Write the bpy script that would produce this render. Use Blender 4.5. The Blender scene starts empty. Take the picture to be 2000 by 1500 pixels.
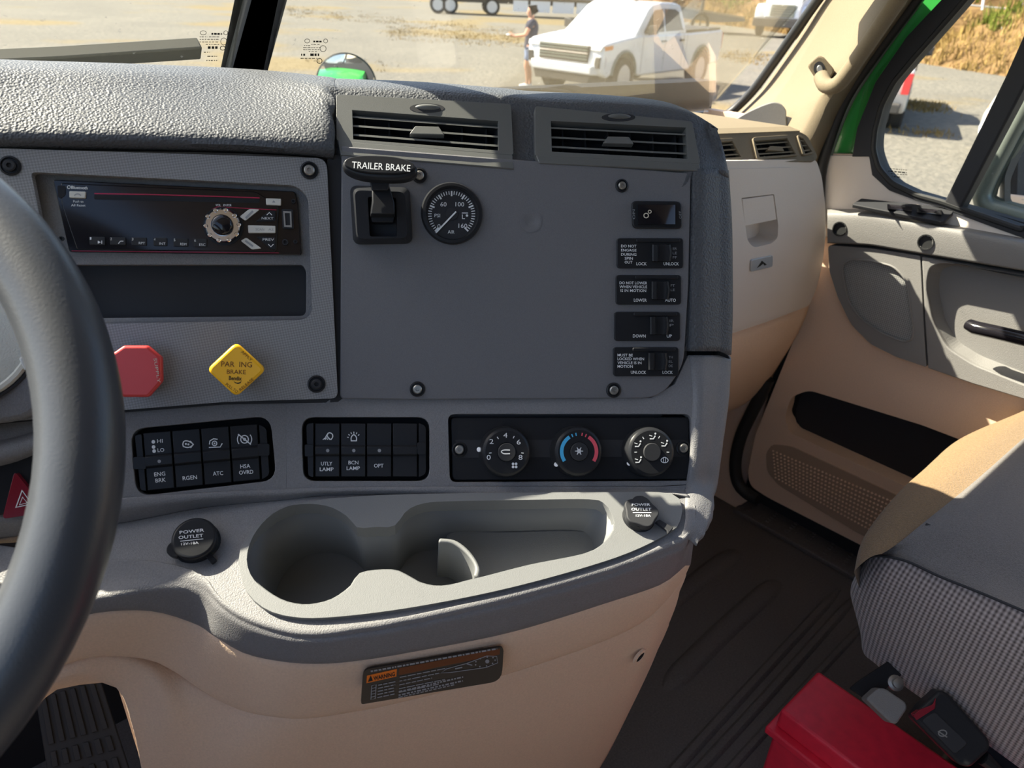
import bpy, bmesh, math, random
from math import sin, cos, tan, pi, radians, sqrt, atan2
from mathutils import Vector, Matrix
from mathutils.geometry import delaunay_2d_cdt
random.seed(4)
SC = bpy.context.scene
COL = SC.collection
# ------------------------------------------------------------------ camera
FPX = 1400.0
YAW, PITCH, ROLL = radians(42.5), radians(28.3), radians(3.0)
EYE = Vector((-0.35, 0.0, 1.05))
ZUP = Vector((0, 0, 1))
_fh = Vector((sin(YAW), cos(YAW), 0)); _r0 = Vector((cos(YAW), -sin(YAW), 0))
CF = _fh * cos(PITCH) - ZUP * sin(PITCH)
_u0 = _fh * sin(PITCH) + ZUP * cos(PITCH)
CR = _r0 * cos(ROLL) + _u0 * sin(ROLL)
CU = _u0 * cos(ROLL) - _r0 * sin(ROLL)
cam = bpy.data.cameras.new('camera'); camo = bpy.data.objects.new('camera', cam); COL.objects.link(camo)
cam.sensor_width = 36.0; cam.lens = FPX / 2000 * 36.0; cam.clip_start = 0.02; cam.clip_end = 600
camo.matrix_world = Matrix(((CR.x, CU.x, -CF.x, EYE.x), (CR.y, CU.y, -CF.y, EYE.y), (CR.z, CU.z, -CF.z, EYE.z), (0, 0, 0, 1)))
cam.dof.use_dof = True; cam.dof.focus_distance = 0.72; cam.dof.aperture_fstop = 10.0
SC.camera = camo
# ------------------------------------------------------------------ light and exposure
SUN = Vector((-0.62, 1.0, 1.175)).normalized()
sl = bpy.data.lights.new('sun', 'SUN'); sl.energy = 20.0; sl.angle = radians(0.53); sl.color = (1.0, 0.91, 0.75)
so = bpy.data.objects.new('sun', sl); COL.objects.link(so)
so.rotation_euler = SUN.to_track_quat('Z', 'Y').to_euler(); so.location = SUN * 30
W = bpy.data.worlds.new('sky'); SC.world = W; W.use_nodes = True
wn = W.node_tree; wn.nodes.clear()
wo = wn.nodes.new('ShaderNodeOutputWorld'); wb = wn.nodes.new('ShaderNodeBackground'); ws = wn.nodes.new('ShaderNodeTexSky')
ws.sky_type = 'NISHITA'; ws.sun_disc = False; ws.sun_elevation = math.asin(SUN.z); ws.sun_rotation = atan2(SUN.x, SUN.y)
ws.air_density = 1.0; ws.dust_density = 2.0; ws.ozone_density = 1.0
wb.inputs['Strength'].default_value = 0.37
wn.links.new(ws.outputs[0], wb.inputs[0]); wn.links.new(wb.outputs[0], wo.inputs[0])
SC.view_settings.view_transform = 'Standard'; SC.view_settings.look = 'None'
SC.view_settings.gamma = 1.0; SC.view_settings.use_curve_mapping = False
SC.view_settings.exposure = 0.0

# ------------------------------------------------------------------ geometry helpers
def ray(x, y): return CF + CR * ((x - 1000) / FPX) + CU * ((750 - y) / FPX)
def at(x, y, d): return EYE + ray(x, y) * d
def depth(p): return (p - EYE).dot(CF)
def nrm(yw, el):
    a, e = radians(yw), radians(el)
    return Vector((-sin(a) * cos(e), -cos(a) * cos(e), sin(e)))
class PL:
    """a real plane of the scene: point, normal, right/up axes"""
    def __init__(s, p, n):
        s.p = Vector(p); s.n = Vector(n).normalized()
        r = ZUP.cross(s.n)
        s.e1 = r.normalized() if r.length > 1e-4 else Vector((1, 0, 0))
        s.e2 = s.n.cross(s.e1)
    def pt(s, x, y, h=0.0):
        d = ray(x, y); q = s.p + s.n * h
        return EYE + d * ((q - EYE).dot(s.n) / d.dot(s.n))
    def px(s, pts, h=0.0): return [s.pt(x, y, h) for x, y in pts]
    def uv(s, v): return ((v - s.p).dot(s.e1), (v - s.p).dot(s.e2))
    def up(s, h): return PL(s.p + s.n * h, s.n)
def xplane(X): return PL((X, 0, 0), (-1, 0, 0))
def yplane(Y): return PL((0, Y, 0), (0, -1, 0))
def zplane(Z): return PL((0, 0, Z), (0, 0, 1))

def cr(pts, n, closed=False):
    """Catmull-Rom through pts (Vectors), n points out"""
    P = list(pts); m = len(P)
    segs = m if closed else m - 1
    L = [0.0]
    for i in range(segs): L.append(L[-1] + max((P[(i + 1) % m] - P[i]).length, 1e-9))
    out = []
    cnt = n if closed else n - 1
    for k in range(n):
        s = L[-1] * k / cnt
        i = 0
        while i < segs - 1 and L[i + 1] < s: i += 1
        t = (s - L[i]) / (L[i + 1] - L[i])
        g = lambda j: P[j % m] if closed else P[max(0, min(m - 1, j))]
        a, b, c, d = g(i - 1), g(i), g(i + 1), g(i + 2)
        out.append(0.5 * ((2 * b) + (c - a) * t + (2 * a - 5 * b + 4 * c - d) * t * t + (3 * b - a - 3 * c + d) * t ** 3))
    return out
def smooth2(pts, n): return [(v.x, v.y) for v in cr([Vector((x, y, 0)) for x, y in pts], n, True)]
def open2(pts, n): return [(v.x, v.y) for v in cr([Vector((x, y, 0)) for x, y in pts], n)]
def rnd(pts, r, n=4):
    out = []; m = len(pts)
    for i in range(m):
        ri = r[i] if isinstance(r, (list, tuple)) else r
        p = Vector(pts[i]); a = Vector(pts[i - 1]) - p; b = Vector(pts[(i + 1) % m]) - p
        ri_ = min(ri, a.length * .48, b.length * .48)
        if ri_ < .3: out.append((p.x, p.y)); continue
        A = p + a.normalized() * ri_; B = p + b.normalized() * ri_
        for k in range(n + 1):
            t = k / n; q = A * (1 - t) ** 2 + p * 2 * t * (1 - t) + B * t * t
            out.append((q.x, q.y))
    return out
def box2(x0, y0, x1, y1, r=0): 
    p = [(x0, y0), (x1, y0), (x1, y1), (x0, y1)]
    return rnd(p, r) if r else p
def circ(cx, cy, rx, ry=None, n=32, a0=0):
    ry = ry or rx
    return [(cx + rx * cos(a0 + 2 * pi * k / n), cy + ry * sin(a0 + 2 * pi * k / n)) for k in range(n)]
def quadmap(q):
    """bilinear map of the unit square onto 4 pixels (tl,tr,br,bl)"""
    q = [Vector(a) for a in q]
    def f(u, v):
        p = (q[0] * (1 - u) + q[1] * u) * (1 - v) + (q[3] * (1 - u) + q[2] * u) * v
        return (p.x, p.y)
    return f

def tess(pl, loops):
    """triangles of an outline with holes"""
    P = [Vector(pl.uv(v)) for l in loops for v in l]; E = []; F = []; o = 0
    for l in loops:
        n = len(l); E += [(o + i, o + (i + 1) % n) for i in range(n)]; F.append([o + i for i in range(n)]); o += n
    r = delaunay_2d_cdt(P, E, [], 0, 1e-7)
    back = [v[0] if v else None for v in r[3]]
    def inside(x, y, poly):
        c = False
        for i in range(len(poly)):
            (x1, y1), (x2, y2) = poly[i], poly[i - 1]
            if (y1 > y) != (y2 > y) and x < (x2 - x1) * (y - y1) / (y2 - y1) + x1: c = not c
        return c
    polys = [[P[i] for i in f] for f in F]; out = []
    for f in r[2]:
        c = (r[0][f[0]] + r[0][f[1]] + r[0][f[2]]) / 3
        if inside(c.x, c.y, polys[0]) and not any(inside(c.x, c.y, q) for q in polys[1:]) and all(back[i] is not None for i in f): out.append(tuple(back[i] for i in f))
    return out
class MB:
    def __init__(s): s.v = []; s.f = []
    def add(s, vs, fs):
        o = len(s.v); s.v += [Vector(v) for v in vs]; s.f += [tuple(i + o for i in f) for f in fs]; return s
    def prism(s, top, bot):
        n = len(top)
        return s.add(list(top) + list(bot), [tuple(range(n - 1, -1, -1)) if False else tuple(range(n)), tuple(range(2 * n - 1, n - 1, -1))] + [(i, n + i, n + (i + 1) % n, (i + 1) % n) for i in range(n)])
    def slab(s, pl, px, h0, h1):
        """outline seen at height h1 over the plane, extruded down to h0"""
        top = pl.px(px, h1); d = pl.n * (h1 - h0)
        return s.prism(top, [v - d for v in top])
    def holed(s, pl, outer, holes, h0, h1, back=True):
        loops = [pl.px(l, h1) for l in [outer] + holes]
        d = pl.n * (h1 - h0)
        tri = tess(pl, loops)
        allv = [v for l in loops for v in l]; n = len(allv)
        fs = [tuple(t) for t in tri]
        if back: fs += [tuple(n + i for i in reversed(t)) for t in tri]
        o = 0
        for l in loops:
            m = len(l); fs += [(o + i, n + o + i, n + o + (i + 1) % m, o + (i + 1) % m) for i in range(m)]; o += m
        return s.add(allv + [v - d for v in allv], fs)
    def well(s, pl, px, h_top, h_bot, shrink=1.0):
        """open-topped pocket: walls and floor"""
        top = pl.px(px, h_top); c = sum(top, Vector()) / len(top); d = pl.n * (h_top - h_bot)
        bot = [c + (v - c) * shrink - d for v in top]; n = len(top)
        return s.add(top + bot, [(i, (i + 1) % n, n + (i + 1) % n, n + i) for i in range(n)] + [tuple(range(n, 2 * n))])
    def grid(s, rows):
        m = len(rows[0]); vs = [v for r in rows for v in r]
        return s.add(vs, [(i * m + j, i * m + j + 1, (i + 1) * m + j + 1, (i + 1) * m + j) for i in range(len(rows) - 1) for j in range(m - 1)])
    def loft(s, rows, nu=40, sub=4, lin=False):
        R = [cr(r, nu) for r in rows]
        if lin: return s.grid(R)
        cols = [cr([R[i][j] for i in range(len(R))], (len(R) - 1) * sub + 1) for j in range(nu)]
        return s.grid([[cols[j][i] for j in range(nu)] for i in range(len(cols[0]))])
    def lathe(s, c, n, prof, seg=32, e1=None, squash=1.0):
        n = n.normalized()
        if e1 is None:
            e1 = ZUP.cross(n); e1 = e1.normalized() if e1.length > 1e-3 else Vector((1, 0, 0))
        e2 = n.cross(e1)
        vs = []; fs = []
        for r, h in prof:
            for k in range(seg):
                a = 2 * pi * k / seg
                vs.append(c + n * h + e1 * (r * cos(a)) + e2 * (r * sin(a) * squash))
        for i in range(len(prof) - 1):
            for k in range(seg):
                fs.append((i * seg + k, i * seg + (k + 1) % seg, (i + 1) * seg + (k + 1) % seg, (i + 1) * seg + k))
        if prof[0][0] > 1e-6: fs.append(tuple(range(seg - 1, -1, -1)))
        if prof[-1][0] > 1e-6: fs.append(tuple((len(prof) - 1) * seg + k for k in range(seg)))
        return s.add(vs, fs)
    def tube(s, pts, r, seg=12, closed=False, flat=1.0, ref=None):
        m = len(pts); vs = []; fs = []
        prev = None
        for i, p in enumerate(pts):
            a = pts[(i - 1) % m] if closed or i else p
            b = pts[(i + 1) % m] if closed or i < m - 1 else p
            t = (b - a).normalized()
            if prev is None:
                x = (ref or Vector((.31, .2, .93))).cross(t).normalized()
            else:
                x = (prev - t * prev.dot(t)).normalized()
            prev = x; y = t.cross(x)
            ri = r[i] if isinstance(r, (list, tuple)) else r
            for k in range(seg):
                an = 2 * pi * k / seg; vs.append(p + x * (ri * cos(an)) + y * (ri * flat * sin(an)))
        for i in range(m if closed else m - 1):
            for k in range(seg):
                j = (i + 1) % m
                fs.append((i * seg + k, i * seg + (k + 1) % seg, j * seg + (k + 1) % seg, j * seg + k))
        if not closed: fs += [tuple(range(seg - 1, -1, -1)), tuple((m - 1) * seg + k for k in range(seg))]
        return s.add(vs, fs)
    def drop(s, pl, px, tol=.05):
        """cut an opening: remove the faces lying inside an outline of a plane"""
        poly = [pl.uv(v) for v in pl.px(px)]
        def inside(x, y):
            c = False; n = len(poly)
            for i in range(n):
                (x1, y1), (x2, y2) = poly[i], poly[i - 1]
                if (y1 > y) != (y2 > y) and x < (x2 - x1) * (y - y1) / (y2 - y1) + x1: c = not c
            return c
        def hit(f):
            c = sum((s.v[i] for i in f), Vector()) / len(f)
            return abs((c - pl.p).dot(pl.n)) < tol and inside(*pl.uv(c))
        s.f = [f for f in s.f if not hit(f)]; return s
    def box(s, c, sx, sy, sz, M=None):
        c = Vector(c); vs = []
        for dx in (-1, 1):
            for dy in (-1, 1):
                for dz in (-1, 1):
                    d = Vector((dx * sx / 2, dy * sy / 2, dz * sz / 2)); vs.append(c + (M @ d if M else d))
        return s.add(vs, [(0, 1, 3, 2), (4, 6, 7, 5), (0, 4, 5, 1), (2, 3, 7, 6), (0, 2, 6, 4), (1, 5, 7, 3)])
    def stroke(s, pl, pts, w, h, closed=False):
        """printed line of pixel width w"""
        P = [Vector(p) for p in pts]; m = len(P); L = []; Rr = []
        for i in range(m):
            a = P[(i - 1) % m] if closed or i else P[i]
            b = P[(i + 1) % m] if closed or i < m - 1 else P[i]
            t = b - a
            t = t.normalized() if t.length > 1e-6 else Vector((1, 0))
            q = Vector((-t.y, t.x)) * w / 2; L.append(P[i] + q); Rr.append(P[i] - q)
        vs = [pl.pt(p.x, p.y, h) for p in L] + [pl.pt(p.x, p.y, h) for p in Rr]
        return s.add(vs, [(i, (i + 1) % m, m + (i + 1) % m, m + i) for i in range(m if closed else m - 1)])
    def disc(s, pl, cx, cy, r, h, n=12):
        return s.add(pl.px(circ(cx, cy, r, r, n), h), [tuple(range(n))])
    def fill(s, pl, px, h): return s.add(pl.px(px, h), [tuple(range(len(px)))])
    def text(s, pl, txt, x0, y0, x1, y1, cap, h, italic=0.0, bold=0.0):
        """flat lettering, baseline from pixel (x0,y0) to (x1,y1), capital height cap px"""
        vs, fs = glyphs(txt, bold)
        if not vs: return s
        w = max(v[0] for v in vs); lo = min(v[0] for v in vs)
        b = Vector((x1 - x0, y1 - y0)); u = Vector((b.y, -b.x)).normalized() * cap
        out = []
        for x, y in vs:
            q = Vector((x0, y0)) + b * ((x - lo) / (w - lo)) + u * (y / 0.73) + b.normalized() * (italic * cap * y)
            out.append(pl.pt(q.x, q.y, h))
        return s.add(out, fs)

_gl = {}
def glyphs(txt, bold=0.0):
    k = (txt, bold)
    if k not in _gl:
        c = bpy.data.curves.new('t', 'FONT'); c.body = txt; c.size = 1.0; c.fill_mode = 'FRONT'; c.resolution_u = 2; c.offset = bold
        o = bpy.data.objects.new('t', c); COL.objects.link(o)
        dg = bpy.context.evaluated_depsgraph_get(); dg.update()
        e = o.evaluated_get(dg); me = e.to_mesh()
        vs = [(v.co.x, v.co.y) for v in me.vertices]; fs = [tuple(p.vertices) for p in me.polygons]
        e.to_mesh_clear(); bpy.data.objects.remove(o); bpy.data.curves.remove(c)
        _gl[k] = (vs, fs)
    return _gl[k]

_loc = {}
def thing(name, label, cat, loc=(0, 0, 0), group=None):
    o = bpy.data.objects.new(name, None); COL.objects.link(o); o.empty_display_size = .02
    o.location = loc; o['label'] = label; o['category'] = cat
    if group: o['group'] = group
    _loc[o.name] = Vector(loc)
    return o
def ob(name, mb, mat, parent=None, label=None, cat=None, group=None, kind=None, ang=35, bevel=0, seg=2, uv=None, solid=0, sub=0, loc=None):
    if parent is not None: L = _loc[parent.name]
    elif loc is not None: L = Vector(loc)
    else:
        n = max(len(mb.v), 1); c = sum(mb.v, Vector()) / n
        L = Vector((c.x, c.y, min(v.z for v in mb.v)))
    me = bpy.data.meshes.new(name)
    me.from_pydata([v - L for v in mb.v], [], mb.f)
    bm = bmesh.new(); bm.from_mesh(me); bmesh.ops.recalc_face_normals(bm, faces=bm.faces); bm.to_mesh(me); bm.free()
    if ang:
        me.shade_smooth()
        me.set_sharp_from_angle(angle=radians(ang))
    if uv is not None:
        ul = me.uv_layers.new(name='uv')
        for lp in me.loops: ul.data[lp.index].uv = uv.uv(me.vertices[lp.vertex_index].co + L)
    me.materials.append(mat)
    o = bpy.data.objects.new(name, me); COL.objects.link(o)
    _loc[o.name] = L
    if parent is not None: o.parent = parent
    else: o.location = L
    if label: o['label'] = label
    if cat: o['category'] = cat
    if group: o['group'] = group
    if kind is None and parent is not None and name.endswith(('lettering', 'print', 'markings', 'symbols')): kind = 'stuff'   # flat print, too small to part
    if kind: o['kind'] = kind
    if solid:
        m = o.modifiers.new('solid', 'SOLIDIFY'); m.thickness = solid; m.offset = 0
    if bevel:
        m = o.modifiers.new('bevel', 'BEVEL'); m.width = bevel; m.segments = seg; m.limit_method = 'ANGLE'; m.angle_limit = radians(32)
    if sub:
        m = o.modifiers.new('sub', 'SUBSURF'); m.levels = sub; m.render_levels = sub
    return o

# ------------------------------------------------------------------ materials
def srgb(r, g, b):
    f = lambda c: c / 255 / 12.92 if c / 255 <= .04045 else ((c / 255 + .055) / 1.055) ** 2.4
    return (f(r), f(g), f(b))
def mat(name, col, rough=.5, spec=.5, metal=0.0, grain=None, speck=None, coat=0.0, sheen=0.0, emit=None):
    """grain = (kind, scale per metre, bump distance) ; speck = (scale, amount) fine colour variation"""
    m = bpy.data.materials.new(name); m.use_nodes = True
    N = m.node_tree.nodes; Lk = m.node_tree.links; b = N['Principled BSDF']
    b.inputs['Base Color'].default_value = (*col, 1); b.inputs['Roughness'].default_value = rough
    b.inputs['Specular IOR Level'].default_value = spec; b.inputs['Metallic'].default_value = metal
    b.inputs['Coat Weight'].default_value = coat
    if sheen: b.inputs['Sheen Weight'].default_value = sheen
    tc = N.new('ShaderNodeTexCoord')
    if speck:
        t = N.new('ShaderNodeTexNoise'); t.inputs['Scale'].default_value = speck[0]; t.inputs['Detail'].default_value = 4
        Lk.new(tc.outputs['Object'], t.inputs['Vector'])
        r = N.new('ShaderNodeMapRange'); r.inputs['From Min'].default_value = .3; r.inputs['From Max'].default_value = .7
        r.inputs['To Min'].default_value = 1 - speck[1]; r.inputs['To Max'].default_value = 1 + speck[1]
        Lk.new(t.outputs['Fac'], r.inputs['Value'])
        x = N.new('ShaderNodeVectorMath'); x.operation = 'SCALE'; x.inputs[0].default_value = col
        Lk.new(r.outputs[0], x.inputs['Scale']); Lk.new(x.outputs[0], b.inputs['Base Color'])
    if grain:
        kind, sc, dist = grain
        if kind == 'leather':
            t = N.new('ShaderNodeTexVoronoi'); t.inputs['Scale'].default_value = sc; t.feature = 'SMOOTH_F1'; o = t.outputs['Distance']
        elif kind in ('weave', 'mesh'):
            mp = N.new('ShaderNodeMapping'); mp.inputs['Rotation'].default_value = (0, 0, radians(38 if kind == 'weave' else 45))
            Lk.new(tc.outputs['UV'], mp.inputs['Vector'])
            t = N.new('ShaderNodeTexChecker'); t.inputs['Scale'].default_value = sc
            Lk.new(mp.outputs[0], t.inputs['Vector']); o = t.outputs['Fac']
            mx = N.new('ShaderNodeMix'); mx.data_type = 'RGBA'
            k = .80 if kind == 'weave' else .72
            mx.inputs['A'].default_value = (*[c * k for c in col], 1); mx.inputs['B'].default_value = (*[min(1, c * (1.12 if kind == 'weave' else 1.3)) for c in col], 1)
            Lk.new(o, mx.inputs['Factor']); Lk.new(mx.outputs['Result'], b.inputs['Base Color'])
        else:
            t = N.new('ShaderNodeTexNoise'); t.inputs['Scale'].default_value = sc; t.inputs['Detail'].default_value = 3; o = t.outputs['Fac']
        if kind not in ('weave', 'mesh'): Lk.new(tc.outputs['Object'], t.inputs['Vector'])
        bp = N.new('ShaderNodeBump'); bp.inputs['Distance'].default_value = dist; bp.inputs['Strength'].default_value = 1.0
        Lk.new(o, bp.inputs['Height']); Lk.new(bp.outputs[0], b.inputs['Normal'])
    if emit:
        b.inputs['Emission Color'].default_value = (*emit[0], 1); b.inputs['Emission Strength'].default_value = emit[1]
    return m
M = {}
M['pad'] = mat('dash_leather_grain', (.070, .075, .084), .55, .45, grain=('leather', 520, .0009), speck=(400, .10))
M['dash'] = mat('dash_grained_plastic', (.19, .188, .195), .5, .45, grain=('noise', 900, .0005), speck=(700, .10))
M['plate'] = mat('plate_fine_plastic', (.142, .142, .152), .55, .4, grain=('noise', 1600, .0002), speck=(900, .06))
M['weave'] = mat('carbon_weave_plastic', (.24, .24, .245), .42, .5, grain=('weave', 640, .0003))
M['vent'] = mat('vent_frame_plastic', (.112, .116, .113), .42, .5, grain=('noise', 1500, .0001))
M['black'] = mat('black_plastic', (.020, .021, .024), .33, .18)
M['blackm'] = mat('black_matte_plastic', (.028, .029, .033), .6, .25)
M['gloss'] = mat('gloss_black', (.012, .011, .014), .12, .5)
M['tray'] = mat('tray_plastic', (.172, .177, .18), .5, .4, grain=('noise', 1400, .0002))
M['cup'] = mat('cup_liner_plastic', (.13, .135, .14), .5, .4)
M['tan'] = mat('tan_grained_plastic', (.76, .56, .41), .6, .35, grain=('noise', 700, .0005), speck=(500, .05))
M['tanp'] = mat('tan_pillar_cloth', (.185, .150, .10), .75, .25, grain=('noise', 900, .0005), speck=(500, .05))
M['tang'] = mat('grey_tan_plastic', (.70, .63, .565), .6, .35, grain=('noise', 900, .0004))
M['doorg'] = mat('door_grey_plastic', (.20, .195, .19), .55, .4, grain=('noise', 800, .0005))
M['mesh'] = mat('speaker_mesh', (.24, .24, .235), .6, .3, grain=('mesh', 420, .0006))
M['kick'] = mat('ribbed_kick_plastic', (.42, .31, .225), .6, .35)
M['wiperm'] = mat('dusty_wiper', (.075, .072, .058), .7, .3)
M['strip'] = mat('divider_strip', (.055, .060, .068), .5, .4)
M['rubber'] = mat('black_rubber', (.02, .021, .022), .5, .4)
M['pocket'] = mat('pocket_black_cloth', (.018, .018, .020), .9, .2)
M['wheel'] = mat('steering_wheel_leather', (.05, .054, .062), .36, .5, grain=('noise', 700, .00012))
M['seat'] = mat('seat_woven_top', (.14, .13, .125), .95, .15, grain=('noise', 700, .0012), speck=(600, .22), sheen=.3)
M['seatrib'] = None
M['seatsun'] = mat('seat_sunlit_bolster', (.21, .135, .068), .95, .15, grain=('noise', 650, .0012), speck=(520, .2), sheen=.2)  # tan tint stands in for sunlight on the grey seat cloth
M['mat'] = mat('floor_mat_rubber', (.12, .106, .10), .62, .4, grain=('noise', 500, .0006), speck=(300, .18))
M['red'] = mat('red_box_plastic', (.85, .03, .065), .38, .45, speck=(60, .08))
M['redk'] = mat('red_knob_plastic', (.62, .050, .048), .4, .5)
M['yel'] = mat('yellow_knob_plastic', (1.0, .52, .014), .35, .5)
M['haz'] = mat('hazard_red', (.20, .010, .022), .25, .5)
M['chrome'] = mat('chrome', (.75, .76, .78), .12, .5, 1.0)
M['silver'] = mat('silver_button', (.62, .61, .56), .4, .5)
M['alu'] = mat('brushed_emblem', (.55, .60, .66), .3, .5, .6)
M['white'] = mat('white_print', (.80, .82, .84), .6, .2)
M['cream'] = mat('pale_print', (.62, .56, .44), .6, .2)
M['dim'] = mat('worn_print', (.30, .31, .33), .6, .2)
M['ink'] = mat('black_print', (.02, .02, .02), .6, .2)
M['blue'] = mat('blue_print', (.08, .45, .78), .5, .2)
M['pink'] = mat('red_print', (.72, .10, .14), .5, .2)
M['orange'] = mat('orange_print', (.85, .20, .02), .5, .2)
M['brown'] = mat('dim_orange_print', (.16, .055, .02), .6, .2)
M['label'] = mat('label_dark_vinyl', (.022, .017, .015), .4, .4)
M['magenta'] = mat('red_slot_line', (.42, .012, .06), .3, .5)
M['steel'] = mat('dull_steel', (.35, .34, .32), .4, .5, .8)
M['green'] = mat('green_car_paint', (.035, .30, .055), .25, .5, coat=.6)
M['seal'] = mat('grey_green_anodised', (.20, .23, .21), .4, .5, .3)
M['cluster'] = mat('cluster_ring', (.62, .60, .52), .55, .4, grain=('noise', 700, .0004))  # colour raised to stand in for sunlight on the cluster face
M['pedal'] = mat('pedal_rubber', (.050, .046, .044), .6, .4)
M['roof'] = mat('headliner_cloth', (.42, .37, .31), .9, .1)
M['wpaint'] = mat('white_car_paint', (.80, .81, .83), .25, .5, coat=.5)
M['gpaint'] = mat('silver_car_paint', (.45, .43, .41), .3, .5, coat=.5)
M['cglass'] = mat('car_window_glass', (.05, .06, .07), .08, .5)
M['tyre'] = mat('tyre_rubber', (.03, .03, .03), .8, .2)
M['rim'] = mat('alloy_rim', (.60, .60, .62), .35, .5, .5)
M['grille'] = mat('grille_dark', (.06, .055, .05), .5, .4)
M['lamp'] = mat('lamp_lens', (.6, .6, .6), .2, .5)
M['amber'] = mat('amber_lens', (.75, .22, .02), .3, .5)
M['skin'] = mat('skin', (.50, .26, .17), .6, .3)
M['shirt'] = mat('dark_shirt', (.055, .055, .075), .9, .1)
M['shorts'] = mat('blue_shorts', (.16, .20, .30), .9, .1)
M['hair'] = mat('dark_hair', (.03, .022, .018), .8, .2)
M['wood'] = mat('weathered_deck', (.2, .16, .11), .85, .2)
M['mirror'] = mat('mirror_glass', (.9, .9, .9), .02, .5, 1.0)

def ribmat():
    m = mat('seat_ribbed_side', (.15, .13, .13), .95, .15, sheen=.3)
    N = m.node_tree.nodes; Lk = m.node_tree.links; b = N['Principled BSDF']
    tc = N.new('ShaderNodeTexCoord'); sx = N.new('ShaderNodeSeparateXYZ'); Lk.new(tc.outputs['UV'], sx.inputs[0])
    outs = []
    for ax, fr in (('X', 2 * pi / .0052), ('Y', 2 * pi / .0040)):
        mu = N.new('ShaderNodeMath'); mu.operation = 'MULTIPLY'; mu.inputs[1].default_value = fr; Lk.new(sx.outputs[ax], mu.inputs[0])
        si = N.new('ShaderNodeMath'); si.operation = 'SINE'; Lk.new(mu.outputs[0], si.inputs[0]); outs.append(si)
    a = N.new('ShaderNodeMath'); a.operation = 'MULTIPLY_ADD'; a.inputs[1].default_value = .5; a.inputs[2].default_value = 0; Lk.new(outs[1].outputs[0], a.inputs[0])
    ad = N.new('ShaderNodeMath'); ad.operation = 'ADD'; Lk.new(outs[0].outputs[0], ad.inputs[0]); Lk.new(a.outputs[0], ad.inputs[1])
    mr = N.new('ShaderNodeMapRange'); mr.inputs['From Min'].default_value = -1.4; mr.inputs['From Max'].default_value = 1.4; Lk.new(ad.outputs[0], mr.inputs['Value'])
    mx = N.new('ShaderNodeMix'); mx.data_type = 'RGBA'; mx.inputs['A'].default_value = (.085, .072, .07, 1); mx.inputs['B'].default_value = (.40, .35, .34, 1)
    Lk.new(mr.outputs[0], mx.inputs['Factor']); Lk.new(mx.outputs['Result'], b.inputs['Base Color'])
    bp = N.new('ShaderNodeBump'); bp.inputs['Distance'].default_value = .0012; Lk.new(mr.outputs[0], bp.inputs['Height']); Lk.new(bp.outputs[0], b.inputs['Normal'])
    return m
M['seatrib'] = ribmat()
def glassmat(name, tint, gl, dust):
    m = bpy.data.materials.new(name); m.use_nodes = True
    N = m.node_tree.nodes; Lk = m.node_tree.links; N.clear()
    o = N.new('ShaderNodeOutputMaterial'); t = N.new('ShaderNodeBsdfTransparent'); t.inputs[0].default_value = (*tint, 1)
    g = N.new('ShaderNodeBsdfGlossy'); g.inputs['Roughness'].default_value = .02
    d = N.new('ShaderNodeBsdfDiffuse'); d.inputs[0].default_value = (.8, .8, .76, 1)
    lw = N.new('ShaderNodeLayerWeight'); lw.inputs['Blend'].default_value = .15
    mr = N.new('ShaderNodeMath'); mr.operation = 'MULTIPLY'; mr.inputs[1].default_value = gl; Lk.new(lw.outputs['Fresnel'], mr.inputs[0])
    m1 = N.new('ShaderNodeMixShader'); Lk.new(mr.outputs[0], m1.inputs[0]); Lk.new(t.outputs[0], m1.inputs[1]); Lk.new(g.outputs[0], m1.inputs[2])
    # dust: a film of fine specks and a few larger spots
    tc = N.new('ShaderNodeTexCoord'); n1 = N.new('ShaderNodeTexNoise'); n1.inputs['Scale'].default_value = 130; n1.inputs['Detail'].default_value = 2
    Lk.new(tc.outputs['Object'], n1.inputs['Vector'])
    r = N.new('ShaderNodeMapRange'); r.inputs['From Min'].default_value = .70; r.inputs['From Max'].default_value = .76; r.inputs['To Min'].default_value = dust; r.inputs['To Max'].default_value = dust + .25
    Lk.new(n1.outputs['Fac'], r.inputs['Value'])
    m2 = N.new('ShaderNodeMixShader'); Lk.new(r.outputs[0], m2.inputs[0]); Lk.new(m1.outputs[0], m2.inputs[1]); Lk.new(d.outputs[0], m2.inputs[2])
    Lk.new(m2.outputs[0], o.inputs[0])
    return m
M['wglass'] = glassmat('windshield_glass', (.97, .98, .96), .5, .012)
M['dglass'] = glassmat('door_glass', (.97, .98, .96), .4, .003)

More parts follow.
